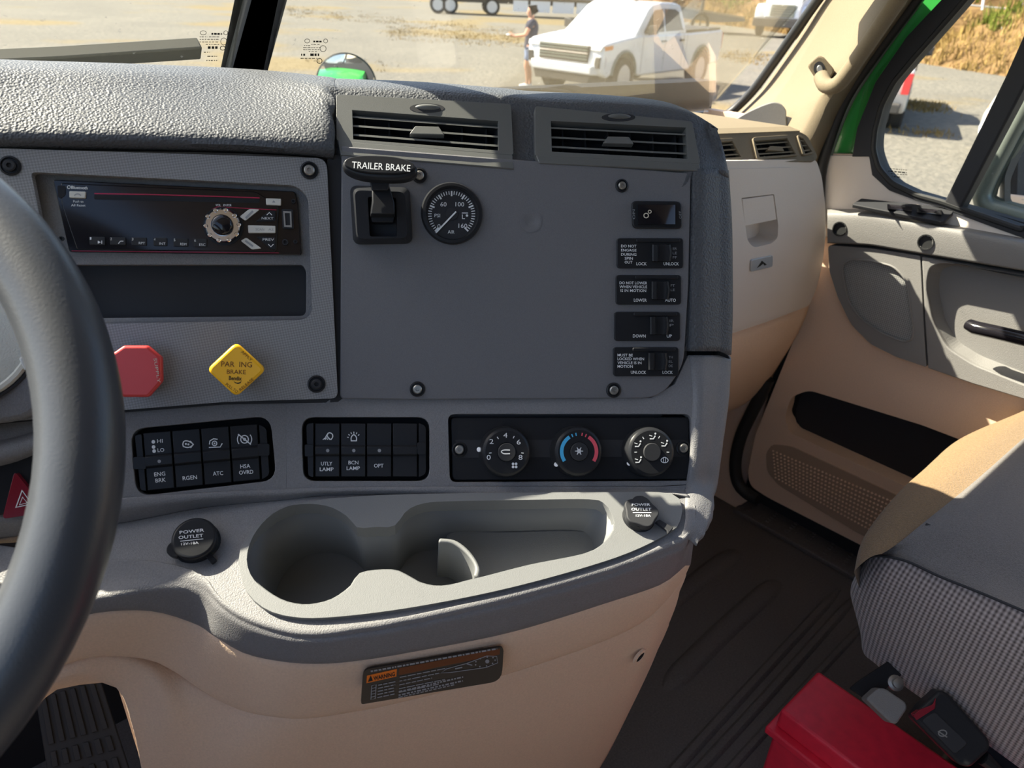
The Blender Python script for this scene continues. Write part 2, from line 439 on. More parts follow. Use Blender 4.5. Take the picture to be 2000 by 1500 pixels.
def groundmat():
    m = bpy.data.materials.new('gravel_yard'); m.use_nodes = True
    N = m.node_tree.nodes; Lk = m.node_tree.links; b = N['Principled BSDF']; b.inputs['Roughness'].default_value = .95; b.inputs['Specular IOR Level'].default_value = .1
    tc = N.new('ShaderNodeTexCoord')
    def noise(sc, det):
        t = N.new('ShaderNodeTexNoise'); t.inputs['Scale'].default_value = sc; t.inputs['Detail'].default_value = det; Lk.new(tc.outputs['Object'], t.inputs['Vector']); return t.outputs['Fac']
    def rng(o, a, c_, lo=0, hi=1):
        r = N.new('ShaderNodeMapRange'); r.inputs['From Min'].default_value = a; r.inputs['From Max'].default_value = c_; r.inputs['To Min'].default_value = lo; r.inputs['To Max'].default_value = hi; Lk.new(o, r.inputs['Value']); return r.outputs[0]
    def mix(f, A, B):
        x = N.new('ShaderNodeMix'); x.data_type = 'RGBA'; Lk.new(f, x.inputs['Factor'])
        for s, v in (('A', A), ('B', B)):
            if isinstance(v, tuple): x.inputs[s].default_value = (*v, 1)
            else: Lk.new(v, x.inputs[s])
        return x.outputs['Result']
    base = mix(rng(noise(.35, 4), .35, .65), (.140, .130, .110), (.170, .157, .130))
    base = mix(rng(noise(7, 6), .35, .7), base, (.11, .105, .092))
    gr = mix(rng(noise(3, 5), .35, .65), (.155, .118, .055), (.185, .145, .075))
    base = mix(rng(noise(.16, 5), .54, .62, 0, .8), base, gr)
    Lk.new(base, b.inputs['Base Color'])
    bp = N.new('ShaderNodeBump'); bp.inputs['Distance'].default_value = .04; Lk.new(noise(9, 6), bp.inputs['Height']); Lk.new(bp.outputs[0], b.inputs['Normal'])
    return m
M['ground'] = groundmat()
M['bank'] = mat('bank_soil', (.16, .10, .045), .95, .1, speck=(1.2, .35))
M['bladeg'] = mat('green_weeds', (.14, .17, .03), .9, .1, speck=(2, .3))
M['bladey'] = mat('dry_grass', (.25, .17, .06), .9, .1, speck=(2, .3))
# ------------------------------------------------------------------ the planes of the dash
P1 = PL(at(663, 540, .64), nrm(31, 24))            # cover plate, turned towards the driver
P0 = PL(P1.pt(660, 540), nrm(25, 24))              # radio panel
P2 = PL(P1.pt(1000, 788), nrm(31, 32))             # switch row
P2L = PL(P2.pt(560, 880), nrm(25, 32))
P3 = PL(P2.pt(900, 962), nrm(31, 69))              # shelf with the cup holders
PV = PL(P1.pt(1000, 335), nrm(31, 42))             # vent fascia
AWAY = Vector((.515, .857, 0))
PW = PL((0, .86, .95), Vector((0, -1, -.8)))       # windshield, raked
PW.n = Vector((0, -1, -.8)).normalized()
PX = yplane(.59)                                   # passenger side of the dash
PD = xplane(1.0)                                   # inner face of the passenger door

# ------------------------------------------------------------------ setting: cab shell
fl = MB(); fl.slab(zplane(0), [(0, 0)], 0, 0) if False else None
fl.add([(-1.05, -1.1, 0), (1.06, -1.1, 0), (1.06, .95, 0), (-1.05, .95, 0), (-1.05, -1.1, -.04), (1.06, -1.1, -.04), (1.06, .95, -.04), (-1.05, .95, -.04)],
       [(0, 1, 2, 3), (7, 6, 5, 4), (0, 4, 5, 1), (1, 5, 6, 2), (2, 6, 7, 3), (3, 7, 4, 0)])
floor = ob('floor', fl, M['mat'], kind='structure', ang=0, label='dark rubber cab floor', loc=(0, 0, 0))
# moulded ribs of the floor mat (raised, run across the cab)
F0 = zplane(0)
def rib(pix, w, h):
    a = [F0.pt(x, y) for x, y in pix]
    mb = MB(); P = cr(a, 14); n = len(P); t = (P[-1] - P[0]).normalized(); s = t.cross(ZUP)
    rows = []
    prof = [(-1, -.001), (-.8, .6), (-.45, 1), (.45, 1), (.8, .6), (1, -.001)]
    for i, p in enumerate(P):
        k = min(1, min(i, n - 1 - i) / 2.0) ** .5
        rows.append([p + s * (w * q * (0.35 + .65 * k)) + ZUP * (h * z * (k if z > 0 else 1)) for q, z in prof])
    mb.grid(rows); ob('mat_rib', mb, M['mat'], floor)
rib([(1300, 1345), (1410, 1235), (1520, 1135)], .022, .010)
rib([(1180, 1290), (1290, 1190), (1440, 1075)], .022, .010)
rib([(1240, 1590), (1420, 1390), (1640, 1150)], .010, .007)
rib([(1285, 1590), (1470, 1390), (1670, 1165)], .010, .007)
rib([(1330, 1610), (1510, 1410), (1690, 1215)], .008, .005)
# front bulkhead, ceiling, rear wall
def block(name, x0, y0, z0, x1, y1, z1, m, **k):
    mb = MB(); mb.box(((x0 + x1) / 2, (y0 + y1) / 2, (z0 + z1) / 2), x1 - x0, y1 - y0, z1 - z0)
    return ob(name, mb, m, ang=0, kind='structure', **k)
block('wall_front', -1.05, .95, -.05, 1.06, 1.0, .915, M['blackm'], label='dark bulkhead behind the dashboard')
block('ceiling', -1.05, -1.1, 1.78, 1.06, .33, 1.82, M['roof'], label='pale cloth headliner above the seats')
block('wall_rear', -1.05, -1.15, -.05, 1.06, -1.1, 1.82, M['blackm'], label='dark rear wall of the cab')

# ------------------------------------------------------------------ dashboard
DASH = thing('dashboard', 'dark grey grained truck dashboard facing the driver, with tan lower console', 'dashboard', (0, .6, .4))
def fasc(x): return 183 + (x - 657) * (53 / 693.0)
def crest_pt(x, y):
    if x <= 500: return yplane(.76 - .04 * max(0, x) / 480).pt(x, y)
    d1 = depth(PV.pt(max(x, 640), fasc(max(x, 640)) + 2)) + .014
    return at(x, y, d1)
crest = [(-250, 122), (0, 131), (240, 138), (480, 148), (640, 164), (662, 167), (830, 174), (1000, 187), (1045, 192), (1200, 200), (1305, 210), (1350, 222), (1378, 238)]
hid = lambda p, k=.12: p + AWAY * k
Rback = [hid(crest_pt(x, y), .18) - ZUP * .05 for x, y in crest]
Rback2 = [hid(crest_pt(x, y), .07) - ZUP * .004 for x, y in crest]
Rc = [crest_pt(x, y) for x, y in crest]
def leftrow(ys, t):
    out = []
    for x, y in zip((-250, 0, 240, 480, 640), ys):
        b = P0.pt(x, 285, .010); dc = depth(crest_pt(x, 131 + x * .035)); db = depth(b)
        out.append(at(x, y, db + (dc - db) * t))
    return out
xs_r = [662, 830, 1000, 1045, 1200, 1320, 1350]
Rm2 = leftrow((165, 172, 180, 188, 196), .52) + [PV.pt(x, fasc(x) + 12, -.003) for x in xs_r[:-1]] + [PV.pt(1352, 246, -.003), PV.pt(1380, 252, -.008)]
Rm1 = leftrow((225, 230, 234, 240, 248), .13) + [PV.pt(x, fasc(x) + 60, -.003) for x in xs_r[:-1]] + [PV.pt(1352, 296, -.002), PV.pt(1388, 290, -.008)]
Rb = [P0.pt(x, y, .010) for x, y in ((-250, 268), (0, 270), (240, 272), (480, 279), (640, 292))] + [PV.pt(x, fasc(x) + 118 + (x - 657) * .02, -.003) for x in xs_r[:-1]] + [P1.pt(1352, 335, .002), P1.pt(1390, 328, -.006)]
Rl = [P0.pt(x, y, -.004) for x, y in ((-250, 290), (0, 291), (240, 293), (480, 298), (640, 310))] + [P1.pt(x, fasc(x) + 150 + (x - 657) * .01, -.006) for x in xs_r[:-1]] + [P1.pt(1352, 352, -.004), P1.pt(1390, 340, -.01)]
E1 = [(1392, 250), (1395, 262), (1410, 292), (1419, 330), (1421, 345)]
for row, e, h in ((Rback, None, 0), (Rback2, None, 0), (Rc, (1393, 250), -.03), (Rm2, (1398, 262), -.026), (Rm1, (1409, 296), -.026), (Rb, (1417, 330), -.024), (Rl, (1420, 345), -.026)):
    if e is None: row += [row[-1] + Vector((.012, -.01, -.02)), row[-1] + AWAY * .1 - ZUP * .06]
    else:
        q = P1.pt(e[0], e[1], h); row += [q, hid(q)]
mb = MB(); mb.loft([Rback, Rback2, Rc, Rm2, Rm1, Rb, Rl], 220, 8)
for o4 in ([(674, 206), (985, 226), (988, 300), (676, 279)], [(1062, 228), (1350, 243), (1354, 314), (1062, 302)]): mb.drop(PV, o4)
ob('upper_pad', mb, M['pad'], DASH, ang=60, solid=.002)
# carrier behind the panels
mb = MB(); mb.slab(P1, [(655, 300), (1346, 345), (1340, 760), (1290, 815), (655, 815)], -.02, -.0062); mb.slab(P0, [(-160, 292), (664, 312), (670, 812), (430, 815), (240, 830), (-160, 860)], -.03, -.0215); ob('panel_carrier', mb, M['blackm'], DASH, ang=0)
mb = MB(); mb.slab(P1, [(650, 335), (1390, 352), (1392, 690), (1372, 930), (650, 940)], -.32, -.06); mb.slab(P0, [(-160, 310), (655, 330), (655, 900), (-160, 930)], -.34, -.10); ob('sun_block_core', mb, M['blackm'], DASH, ang=0)  # unseen blocks added to stop sunlight leaking through the hollow dash
mb = MB(); mb.slab(P0, [(640, 300), (668, 305), (670, 784), (645, 786)], -.02, -.002); mb.slab(P0, [(-150, 785), (240, 785), (440, 772), (660, 770), (660, 786), (440, 790), (240, 806), (-150, 842)], -.02, -.003); ob('panel_filler', mb, M['blackm'], DASH, ang=0)
# rounded right end of the pad
rows = []
for y, s in ((330, 1417), (420, 1424), (520, 1426), (610, 1426), (686, 1423)):
    k = (y - 330) / 356.
    x0 = 1350 - 4 * k
    q = P1.pt(s, y, -.030)
    rows.append([P1.pt(x0 - 14, y, -.006), P1.pt(x0 - 3, y, -.004), P1.pt(x0 + 4, y, .002), P1.pt(1371 - 3 * k, y, .003), P1.pt(1377 - 3 * k, y, .002), P1.pt(1402, y, -.008), q, hid(q)])
mb = MB(); mb.loft(rows, 50, 5); ob('pad_end', mb, M['pad'], DASH, ang=60, solid=.002)
# lower body: switch row with openings for the three control panels
L0 = [(-150, 842), (60, 820), (240, 797), (440, 780), (663, 776), (1000, 777), (1270, 777), (1318, 750), (1344, 694)]
L2 = [(-150, 1010), (60, 990), (240, 972), (440, 960), (560, 955), (663, 952), (1000, 950), (1280, 950), (1352, 946)]
BANK1 = rnd([(254, 838), (528, 812), (540, 938), (266, 970)], 30, 5)
BANK2 = rnd([(589, 815), (839, 815), (839, 940), (592, 940)], 24, 5)
CLIM = rnd([(875, 809), (1350, 809), (1353, 939), (879, 942)], 14, 5)
left_outer = [(-150, 842), (60, 820), (240, 797), (440, 780), (560, 777), (560, 956), (440, 960), (240, 972), (60, 990), (-150, 1010)]
mb = MB(); mb.holed(P2L, left_outer, [BANK1], -.012, 0)
ob('switch_panel', mb, M['dash'], DASH, bevel=.0005)
right_outer = [(559, 776), (663, 776), (1000, 777), (1270, 777), (1318, 750), (1344, 694), (1372, 697), (1366, 800), (1360, 880), (1352, 946), (1280, 950), (1000, 950), (663, 952), (559, 956)]
mb = MB(); mb.holed(P2, right_outer, [BANK2, CLIM], -.012, 0)
ob('switch_panel', mb, M['dash'], DASH, bevel=.0005)
for nm, pl, o in (('panel_well', P2L, BANK1), ('panel_well', P2, BANK2), ('panel_well', P2, CLIM)):
    mb = MB(); mb.well(pl, o, -.0115, -.03); ob(nm, mb, M['blackm'], DASH, ang=0)
# rounded right end of the lower body
rows = []
for y, xa, xb, s in ((694, 1344, 1371, 1423), (760, 1352, 1367, 1420), (830, 1350, 1363, 1411), (900, 1346, 1357, 1401), (945, 1340, 1350, 1394)):
    q = P2.pt(s, y, -.032)
    rows.append([P2.pt(xa, y, -.001), P2.pt(xb, y, .001), P2.pt(xb + 6, y, .0), P2.pt((xb + s) / 2 + 4, y, -.010), q, hid(q)])
for y, xa, s, dd in ((985, 1338, 1388, .020), (1012, 1338, 1381, .017), (1034, 1334, 1369, .014), (1054, 1326, 1354, .012)):
    def fp(k, h, e=0.0):
        x = xa + (s - xa) * k; v = P3.pt(x, y, h); return at(x, y, depth(v) + e)
    hh = .0008 if y < 1040 else -.003
    c = fp(1, hh, dd)
    rows.append([fp(0, hh), fp(.22, hh), fp(.36, hh), fp(.72, hh, dd * .22), c, hid(c)])
mb = MB(); mb.loft(rows, 40, 6); ob('body_end', mb, M['dash'], DASH, ang=60, solid=.002)
# fillet between switch row and shelf
L3 = [(-150, 1060), (60, 1045), (240, 1020), (400, 990), (560, 975), (663, 966), (1000, 964), (1290, 964), (1346, 972)]
mb = MB()
def p2x(x, y, h=0): return (P2L if x < 560 else P2).pt(x, y, h)
mb.loft([[p2x(x, y) for x, y in L2], [p2x(x, a[1] * .55 + b[1] * .45, .001) for (x, y), a, b in zip(L3, L2, L3)],
         [P3.pt(x, y, .0003) for x, y in L3]], 60, 5)
ob('body_fillet', mb, M['dash'], DASH, ang=60, solid=.0015)
# shelf
INS = smooth2([(466, 1095), (476, 1058), (505, 1022), (550, 995), (610, 978), (690, 970), (800, 965), (1000, 962), (1180, 961), (1285, 961), (1320, 968), (1333, 990), (1328, 1018), (1305, 1042), (1200, 1090), (1000, 1147), (800, 1187), (640, 1206), (560, 1203), (510, 1184), (478, 1148)], 90)
CREST = [(1352, 990), (1354, 1022), (1340, 1056), (1290, 1078), (1200, 1114), (1000, 1171), (800, 1216), (700, 1233), (620, 1243), (560, 1238), (480, 1212), (430, 1180), (390, 1142), (300, 1140), (200, 1160), (100, 1172), (-150, 1195)]
PULL = lambda x: 13 + max(0, 430 - x) * .24
shelf = L3[:] + [(x, y - PULL(x) + 3) for x, y in CREST[1:]]
INSS = [((x - 900) * .995 + 900, (y - 1080) * .99 + 1080) for x, y in INS]
mb = MB(); mb.holed(P3, shelf, [INSS], -.010, 0); ob('shelf', mb, M['dash'], DASH)
# front roll and band
CR2 = list(reversed(CREST))
S2 = [(-150, 1245), (100, 1212), (200, 1192), (300, 1190), (385, 1215), (420, 1238), (480, 1272), (560, 1289), (630, 1292), (700, 1286), (800, 1270), (1000, 1230), (1190, 1172), (1285, 1140), (1318, 1119), (1336, 1102), (1346, 1084)]
T1 = [(-150, 1345), (60, 1312), (180, 1279), (285, 1282), (345, 1308), (400, 1345), (470, 1380), (540, 1394), (600, 1397), (690, 1384), (780, 1366), (980, 1314), (1165, 1252), (1252, 1212), (1295, 1176), (1322, 1143), (1335, 1110)]
B1 = [(-150, 1510), (40, 1404), (105, 1348), (170, 1335), (232, 1341), (262, 1430), (300, 1560), (400, 1600), (520, 1620), (650, 1640), (760, 1650), (950, 1620), (1110, 1570), (1170, 1500), (1235, 1375), (1283, 1270), (1306, 1190)]
cols = []
for i, c in enumerate(CR2):
    cp = P3.pt(*c)
    yw = 22 if c[0] > 480 else 22 - (480 - c[0]) * .04
    cols.append(PL(cp, nrm(yw, -9)))
def row(px, h): return [cols[i].pt(x, y, h) for i, (x, y) in enumerate(px)]
def wrap(r, k=.10): return r + [r[-1] + AWAY * k]
mix = lambda A, B, t: [(a[0] * (1 - t) + b[0] * t, a[1] * (1 - t) + b[1] * t) for a, b in zip(A, B)]
mb = MB(); mb.loft([wrap([P3.pt(x, y - PULL(x), .0003) for x, y in CR2]), wrap([P3.pt(x, y - PULL(x) * .35, -.0006 - .00006 * (PULL(x) - 13)) for x, y in CR2]), wrap(row(mix(CR2, S2, .07), -.0012)), wrap(row(mix(CR2, S2, .2), .0008)), wrap(row(mix(CR2, S2, .5), .0018)), wrap(row(S2, .0022)), wrap(row(mix(S2, T1, .02), -.004))], 80, 5)
ob('front_band', mb, M['dash'], DASH, ang=60, solid=.0015)
mb = MB(); mb.loft([wrap(row(mix(S2, T1, -.05), -.003)), wrap(row(mix(S2, T1, .1), .001)), wrap(row(mix(S2, T1, .5), .002)), wrap(row(T1, -.001)), wrap(row(mix(T1, B1, .015), -.009))], 80, 5)
ob('knee_trim', mb, M['tan'], DASH, ang=60, solid=.0015)
mb = MB(); mb.loft([wrap(row(mix(T1, B1, -.04), -.010)), wrap(row(mix(T1, B1, .04), -.0075)), wrap(row(mix(T1, B1, .5), -.004)), wrap(row(B1, -.012))], 80, 5)
ob('console_cover', mb, M['tan'], DASH, ang=60, solid=.0015)
# dark space under the arch, side of the console
mb = MB(); a = [cols[4].pt(232, 1341, -.012), cols[6].pt(300, 1560, -.012)]
mb.grid([[a[0], a[1]], [a[0] + Vector((.10, .18, -.02)), a[1] + Vector((.10, .18, -.02))]])
ob('console_side', mb, M['tan'], DASH, ang=0, solid=.002)
SK = lambda i, h=0: cols[i].up(h)

# tray insert with cup holders
HOLE = smooth2([(482, 1092), (492, 1052), (520, 1014), (558, 991), (600, 984), (645, 990), (680, 1010), (698, 1030), (734, 1029), (770, 1027), (795, 997), (828, 983), (880, 979), (1000, 977), (1145, 975), (1180, 983), (1195, 1005), (1200, 1030), (1185, 1056), (1145, 1081), (1035, 1104), (945, 1127), (915, 1134), (880, 1143), (850, 1145), (820, 1138), (797, 1125), (772, 1114), (736, 1114), (702, 1121), (684, 1146), (650, 1170), (615, 1180), (585, 1181), (550, 1172), (515, 1150), (491, 1125)], 110)
TRAY = thing('cup_holder_tray', 'dark grey cup holder tray insert with two cups and a side bin', 'tray', P3.pt(900, 1090))
mb = MB(); mb.holed(P3, INS, [HOLE], -.012, .0045); ob('tray_rim', mb, M['tray'], TRAY, bevel=.0022, seg=3)
mb = MB(); mb.well(P3, HOLE, .001, -.085, .93); ob('cup_liner', mb, M['cup'], TRAY, ang=50, solid=.0012)
BIN = smooth2([(905, 1040), (880, 985), (1000, 982), (1140, 980), (1180, 990), (1192, 1020), (1180, 1055), (1140, 1078), (1035, 1100), (948, 1124), (944, 1100), (930, 1070)], 60)
top = P3.px(BIN, 0); off = P3.n * .052
mb = MB(); mb.prism([v - off for v in top], [v - off - P3.n * .03 for v in top]); ob('bin_floor', mb, M['tray'], TRAY, bevel=.004, seg=3)
path = open2([(858, 1050), (888, 1054), (912, 1070), (930, 1092), (938, 1112), (934, 1128)], 18)
mb = MB(); o = P3.px(path, -.008); c = P3.pt(850, 1090, -.008)
inn = [c + (v - c) * (1 - .0045 / (v - c).length) for v in o]
mb.prism(o + inn[::-1], [v - P3.n * .07 for v in o + inn[::-1]]); ob('cup_divider', mb, M['tray'], TRAY, bevel=.0018, seg=3)

# radio panel
PAN = thing('radio_surround', 'carbon weave trim panel around the radio and storage slot', 'trim', P0.pt(400, 800))
HR = rnd([(60, 336), (578, 362), (602, 384), (610, 612), (592, 625), (120, 634)], [10, 26, 14, 16, 16, 10], 6)
POUT = rnd([(-120, 286), (638, 309), (660, 778), (440, 785), (240, 801), (-120, 838)], [6, 22, 14, 4, 4, 4], 5)
mb = MB(); mb.holed(P0, POUT, [HR], -.004, .004); ob('trim_panel', mb, M['weave'], PAN, bevel=.0016, seg=3, uv=P0)
CUB = rnd([(110, 517), (592, 517), (598, 530), (598, 617), (125, 622)], [4, 10, 4, 12, 4], 4)
BEZ = rnd([(52, 330), (582, 356), (608, 380), (616, 616), (596, 632), (112, 642)], [10, 26, 14, 16, 16, 10], 6)
mb = MB(); mb.holed(P0, BEZ, [CUB], -.02, -.009); ob('bezel', mb, M['dash'], PAN, bevel=.0012)
mb = MB(); mb.well(P0, CUB, -.0185, -.085, .94); ob('storage_slot', mb, M['black'], PAN, ang=0)
mb = MB(); mb.slab(P0, [(205, 545), (575, 540), (582, 600), (215, 606)], -.084, -.080); ob('slot_back', mb, M['blackm'], PAN)

# radio
RAD = thing('radio', 'black dash radio with disc slot, round volume knob and silver buttons', 'radio', P0.pt(350, 495))
RF = -.004
mb = MB(); mb.slab(P0, rnd([(103, 351), (576, 374), (582, 398), (589, 498), (135, 492)], 5), -.009, RF); ob('faceplate', mb, M['gloss'], RAD, bevel=.001)
mb = MB(); mb.slab(P0, rnd([(118, 357), (500, 374), (515, 384), (545, 402), (540, 492), (150, 488), (120, 400)], 6), RF - .001, RF + .0025); ob('front_panel', mb, M['gloss'], RAD, bevel=.0008)
RG = RF + .0026
mb = MB(); mb.slab(P0, rnd([(184, 380), (507, 388.5), (507, 396.5), (184, 389.5)], 3), RG - .0015, RG + .0001); ob('disc_slot', mb, M['black'], RAD)
mb = MB(); mb.stroke(P0, [(184, 378), (300, 380), (420, 383.5), (507, 386.5)], 2.2, RG + .0002); mb.stroke(P0, [(414, 409), (424, 404), (540, 410)], 1.4, RG + .0002); mb.stroke(P0, [(140, 490), (545, 494)], 1, RG + .0002)
ob('red_trim_line', mb, M['magenta'], RAD, label='red trim line', ang=0)
def btn(nm, px, m, h=.0022, r=2, bev=.0005, lab=None):
    mb = MB(); mb.slab(P0, rnd(px, r), RG - .001, RG + h); return ob(nm, mb, m, RAD, bevel=bev, label=lab)
btn('phone_button', [(135, 373), (167, 374), (166, 387), (135, 386)], M['silver'], lab='silver phone button')
btn('eject_button', [(519, 387), (549, 388), (549, 401), (520, 400)], M['silver'], lab='silver eject button')
btn('select_button', [(468, 423), (487, 408), (507, 409), (479, 431)], M['silver'], r=3, lab='slanted silver button')
btn('select_button', [(470, 470), (481, 464), (511, 485), (492, 487)], M['silver'], r=3, lab='slanted silver button')
btn('scan_button', [(484, 440), (538, 441), (538, 455), (485, 455)], M['silver'], lab='silver scan button')
btn('track_button', [(499, 433), (525, 412), (538, 412), (538, 432)], M['black'], .0012)
btn('track_button', [(501, 462), (538, 463), (538, 487), (528, 486)], M['black'], .0012)
PRE = [(174, 205, 462, 478, '1', ''), (214, 245, 463, 478, '2', ''), (256, 286, 463.5, 479, '3', 'RPT'), (299, 326, 464, 480, '4', 'INT'), (338, 367, 465, 481, '5', 'RDM'), (378, 404, 466, 482, '6', 'ESC')]
for a, b, y0, y1, n_, t_ in PRE:
    q = btn('preset_button', [(a, y0), (b, y0 + .6), (b, y1 + .4), (a + 1, y1)], M['blackm'], .0014, 1.5, .0003)
    l = MB(); hh = RG + .0016
    l.text(P0, n_, a + 1.5, y0 + 6, a + 4.5, y0 + 6, 5, hh)
    if t_: l.text(P0, t_, b - 15, y1 - 2, b - 3, y1 - 1.6, 5, hh)
    elif n_ == '1': l.fill(P0, [(b - 14, y1 - 8), (b - 8, y1 - 5), (b - 14, y1 - 2)], hh); l.fill(P0, [(b - 7, y1 - 8), (b - 5.5, y1 - 8), (b - 5.5, y1 - 2), (b - 7, y1 - 2)], hh)
    else: l.stroke(P0, [(b - 14, y1 - 2), (b - 10, y1 - 7), (b - 4, y1 - 7)], 1.5, hh)
    ob('lettering', l, M['white'], q, ang=0)
kc = P0.pt(436, 442, RG); sc_ = depth(kc) / FPX
mb = MB(); mb.lathe(kc, P0.n, [(37 * sc_, 0), (37 * sc_, .001), (35 * sc_, .001)], 40); ob('knob_well', mb, M['black'], RAD)
mb = MB()
prof = [(33 * sc_, 0), (33 * sc_, .004), (30 * sc_, .006), (21 * sc_, .006)]
mb.lathe(kc, P0.n, prof, 40)
for k in range(10):
    a = 2 * pi * k / 10; c = kc + P0.e1 * (30 * sc_ * cos(a)) + P0.e2 * (30 * sc_ * sin(a)); mb.lathe(c, P0.n, [(4 * sc_, 0), (4 * sc_, .0068), (3 * sc_, .0072), (0.0001, .0072)], 8)
knob = ob('volume_knob', mb, M['chrome'], RAD, label='chrome notched volume ring')
mb = MB(); r = 20 * sc_; mb.lathe(kc, P0.n, [(r, .005)] + [(r * cos(t * pi / 12), .009 + r * .45 * sin(t * pi / 12)) for t in range(6)] + [(.0001, .009 + r * .45)], 32); ob('knob_dome', mb, M['gloss'], knob, label='glossy black dome')
mb = MB(); mb.slab(P0, rnd([(550, 408), (572, 409), (574, 447), (552, 446)], 3), RF, RG); us = ob('usb_port', mb, M['blackm'], RAD)
mb = MB(); mb.holed(P0, [(553, 412), (569, 413), (570, 444), (555, 443)], [[(556, 416), (566, 416), (567, 440), (558, 440)]], RF, RG + .001); ob('port_shell', mb, M['steel'], us, label='metal shell of the usb port')
for nm, x, y, r in (('aux_jack', 557, 473, 6), ('fixing_hole', 577, 472, 4), ('fixing_hole', 573, 393, 4), ('fixing_hole', 120, 466, 4.5)):
    mb = MB(); c = P0.pt(x, y, RG); s_ = sc_; mb.lathe(c, P0.n, [(r * s_, -.001), (r * s_, .0008), (r * s_ * .6, .0008), (r * s_ * .55, -.002), (.0001, -.002)], 18); ob(nm, mb, M['blackm'], RAD)
mb = MB(); mb.slab(P0, rnd([(112, 362), (128, 363), (128, 380), (122, 386), (113, 386)], 4), RF, RG + .0005); ob('corner_clip', mb, M['black'], RAD)
mb = MB(); hh = RG + .0004
mb.text(P0, 'Bluetooth', 139, 368.5, 171, 370, 6, hh, bold=.02); mb.stroke(P0, circ(134.5, 365.5, 3, 3, 12), 1.4, hh, True)
mb.text(P0, 'Push to', 143, 395.5, 163, 396, 5, hh); mb.text(P0, 'All Reset', 139, 403, 167, 403.5, 5, hh)
mb.text(P0, 'NEXT', 511, 428.5, 534, 429, 5, hh + .0012); mb.text(P0, 'PREV', 513, 470, 535, 470.5, 5, hh + .0012)
mb.stroke(P0, [(521, 420), (526, 415), (531, 420)], 1.5, hh + .0012); mb.stroke(P0, [(524, 477), (529, 482), (534, 477)], 1.5, hh + .0012)
mb.text(P0, 'VOL   ENTER', 421, 402.5, 452, 403, 4.5, hh)
ob('lettering', mb, M['white'], RAD, ang=0)
mb = MB(); hh = RG + .0024
mb.text(P0, 'SCAN', 499, 450, 516, 450.4, 5, hh); mb.text(P0, 'AS', 524, 450.4, 534, 450.6, 5, hh)
mb.stroke(P0, open2([(145, 382), (149, 379), (154, 379), (158, 382)], 10), 2, hh); mb.fill(P0, [(531, 395.5), (534.5, 391), (538, 395.5)], hh)
mb.stroke(P0, [(480, 426), (494, 412)], 4, hh) ; mb.stroke(P0, [(479, 470), (494, 481)], 4, hh)
ob('button_lettering', mb, M['dim'], RAD, label='grey printed button marks', ang=0)

# screws
def screw(pl, x, y, r, label, m=None, h=0.0):
    t = thing('screw', label, 'screw', pl.pt(x, y, h)); s_ = depth(pl.pt(x, y)) / FPX; c = pl.pt(x, y, h)
    mb = MB(); mb.lathe(c, pl.n, [(r * s_, -.001), (r * s_, .0012), (r * s_ * .82, .0018), (r * s_ * .74, .0004), (.0001, .0004)], 26); ob('recess_ring', mb, M['black'], t)
    mb = MB(); rr = r * s_ * .58; mb.lathe(c, pl.n, [(rr, .0003), (rr, .0022), (rr * .8, .0030), (rr * .42, .0030), (rr * .36, .0012), (.0001, .0012)], 24); ob('screw_head', mb, m or M['steel'], t)
    return t
screw(P0, 20, 324, 19, 'screw at the far corner of the weave panel beside the wheel rim', M['blackm'], .004)
screw(P0, 604, 333, 17, 'screw of the weave panel above the radio, next to the trailer brake lever', M['steel'], .004)
screw(P0, 618, 750, 17, 'screw of the weave panel below the storage slot', M['blackm'], .004)

# cover plate
PLT = rnd([(667, 285), (1350, 338), (1345, 560), (1336, 712), (1292, 778), (800, 781), (664, 779)], [4, 10, 4, 26, 40, 4, 10], 5)
mb = MB(); mb.slab(P1, PLT, -.004, .0025); ob('cover_plate', mb, M['plate'], label='large plain dark cover plate carrying gauge and switches', cat='panel', bevel=.0012)
PT = P1.up(.0025)
screw(PT, 819, 343, 15, 'screw half hidden by the trailer brake handle'); screw(PT, 1214, 363, 13, 'screw of the cover plate above the rocker switches')
screw(PT, 815, 760, 15, 'lower screw of the cover plate, above the lamp switches'); screw(PT, 1198, 762, 15, 'lower screw of the cover plate, under the guarded switches')
mb = MB(); s_ = depth(PT.pt(1037, 432)) / FPX
mb.lathe(PT.pt(1037, 432), PT.n, [(22 * s_, 0), (22 * s_, .0004), (12 * s_, .0005), (11 * s_, .0002), (.0001, .0002)], 30); ob('blanking_plug', mb, M['plate'], label='faint round blanking plug in the cover plate', cat='plug')
# air gauge
G = thing('air_gauge', 'round black air pressure gauge with white pointer near zero', 'gauge', PT.pt(882, 418)); s_ = depth(PT.pt(882, 418)) / FPX; gc = PT.pt(882, 418)
mb = MB(); mb.lathe(gc, PT.n, [(59 * s_, 0), (60 * s_, .003), (57 * s_, .006), (52 * s_, .0062), (49.5 * s_, .004), (48.5 * s_, .001)], 48); ob('bezel', mb, M['black'], G, ang=40)
mb = MB(); mb.lathe(gc, PT.n, [(49.5 * s_, 0), (49.5 * s_, .0012), (.0001, .0012)], 40); ob('dial', mb, M['blackm'], G)
GP = PL(gc, PT.n)
def gpt(a, r): return (882 + r * cos(a), 419 + r * sin(a))
mb = MB()
for k in range(41):
    a = radians(135 + 270 * k / 40); big = k % 10 == 0 or k in (15, 25)
    mb.stroke(PT, [gpt(a, 36 if big else 39), gpt(a, 46)], 3.2 if big else 1.7, .0014)
for t_, x, y, w, c_ in (('60', 866, 403, 12, 9), ('100', 898, 403, 17, 9), ('0', 857, 446, 6, 9), ('160', 904, 445, 17, 9), ('PSI', 854, 424, 11, 7), ('AIR', 881, 456, 13, 7)):
    mb.text(PT, t_, x - w / 2, y, x + w / 2, y + .4, c_, .0014)
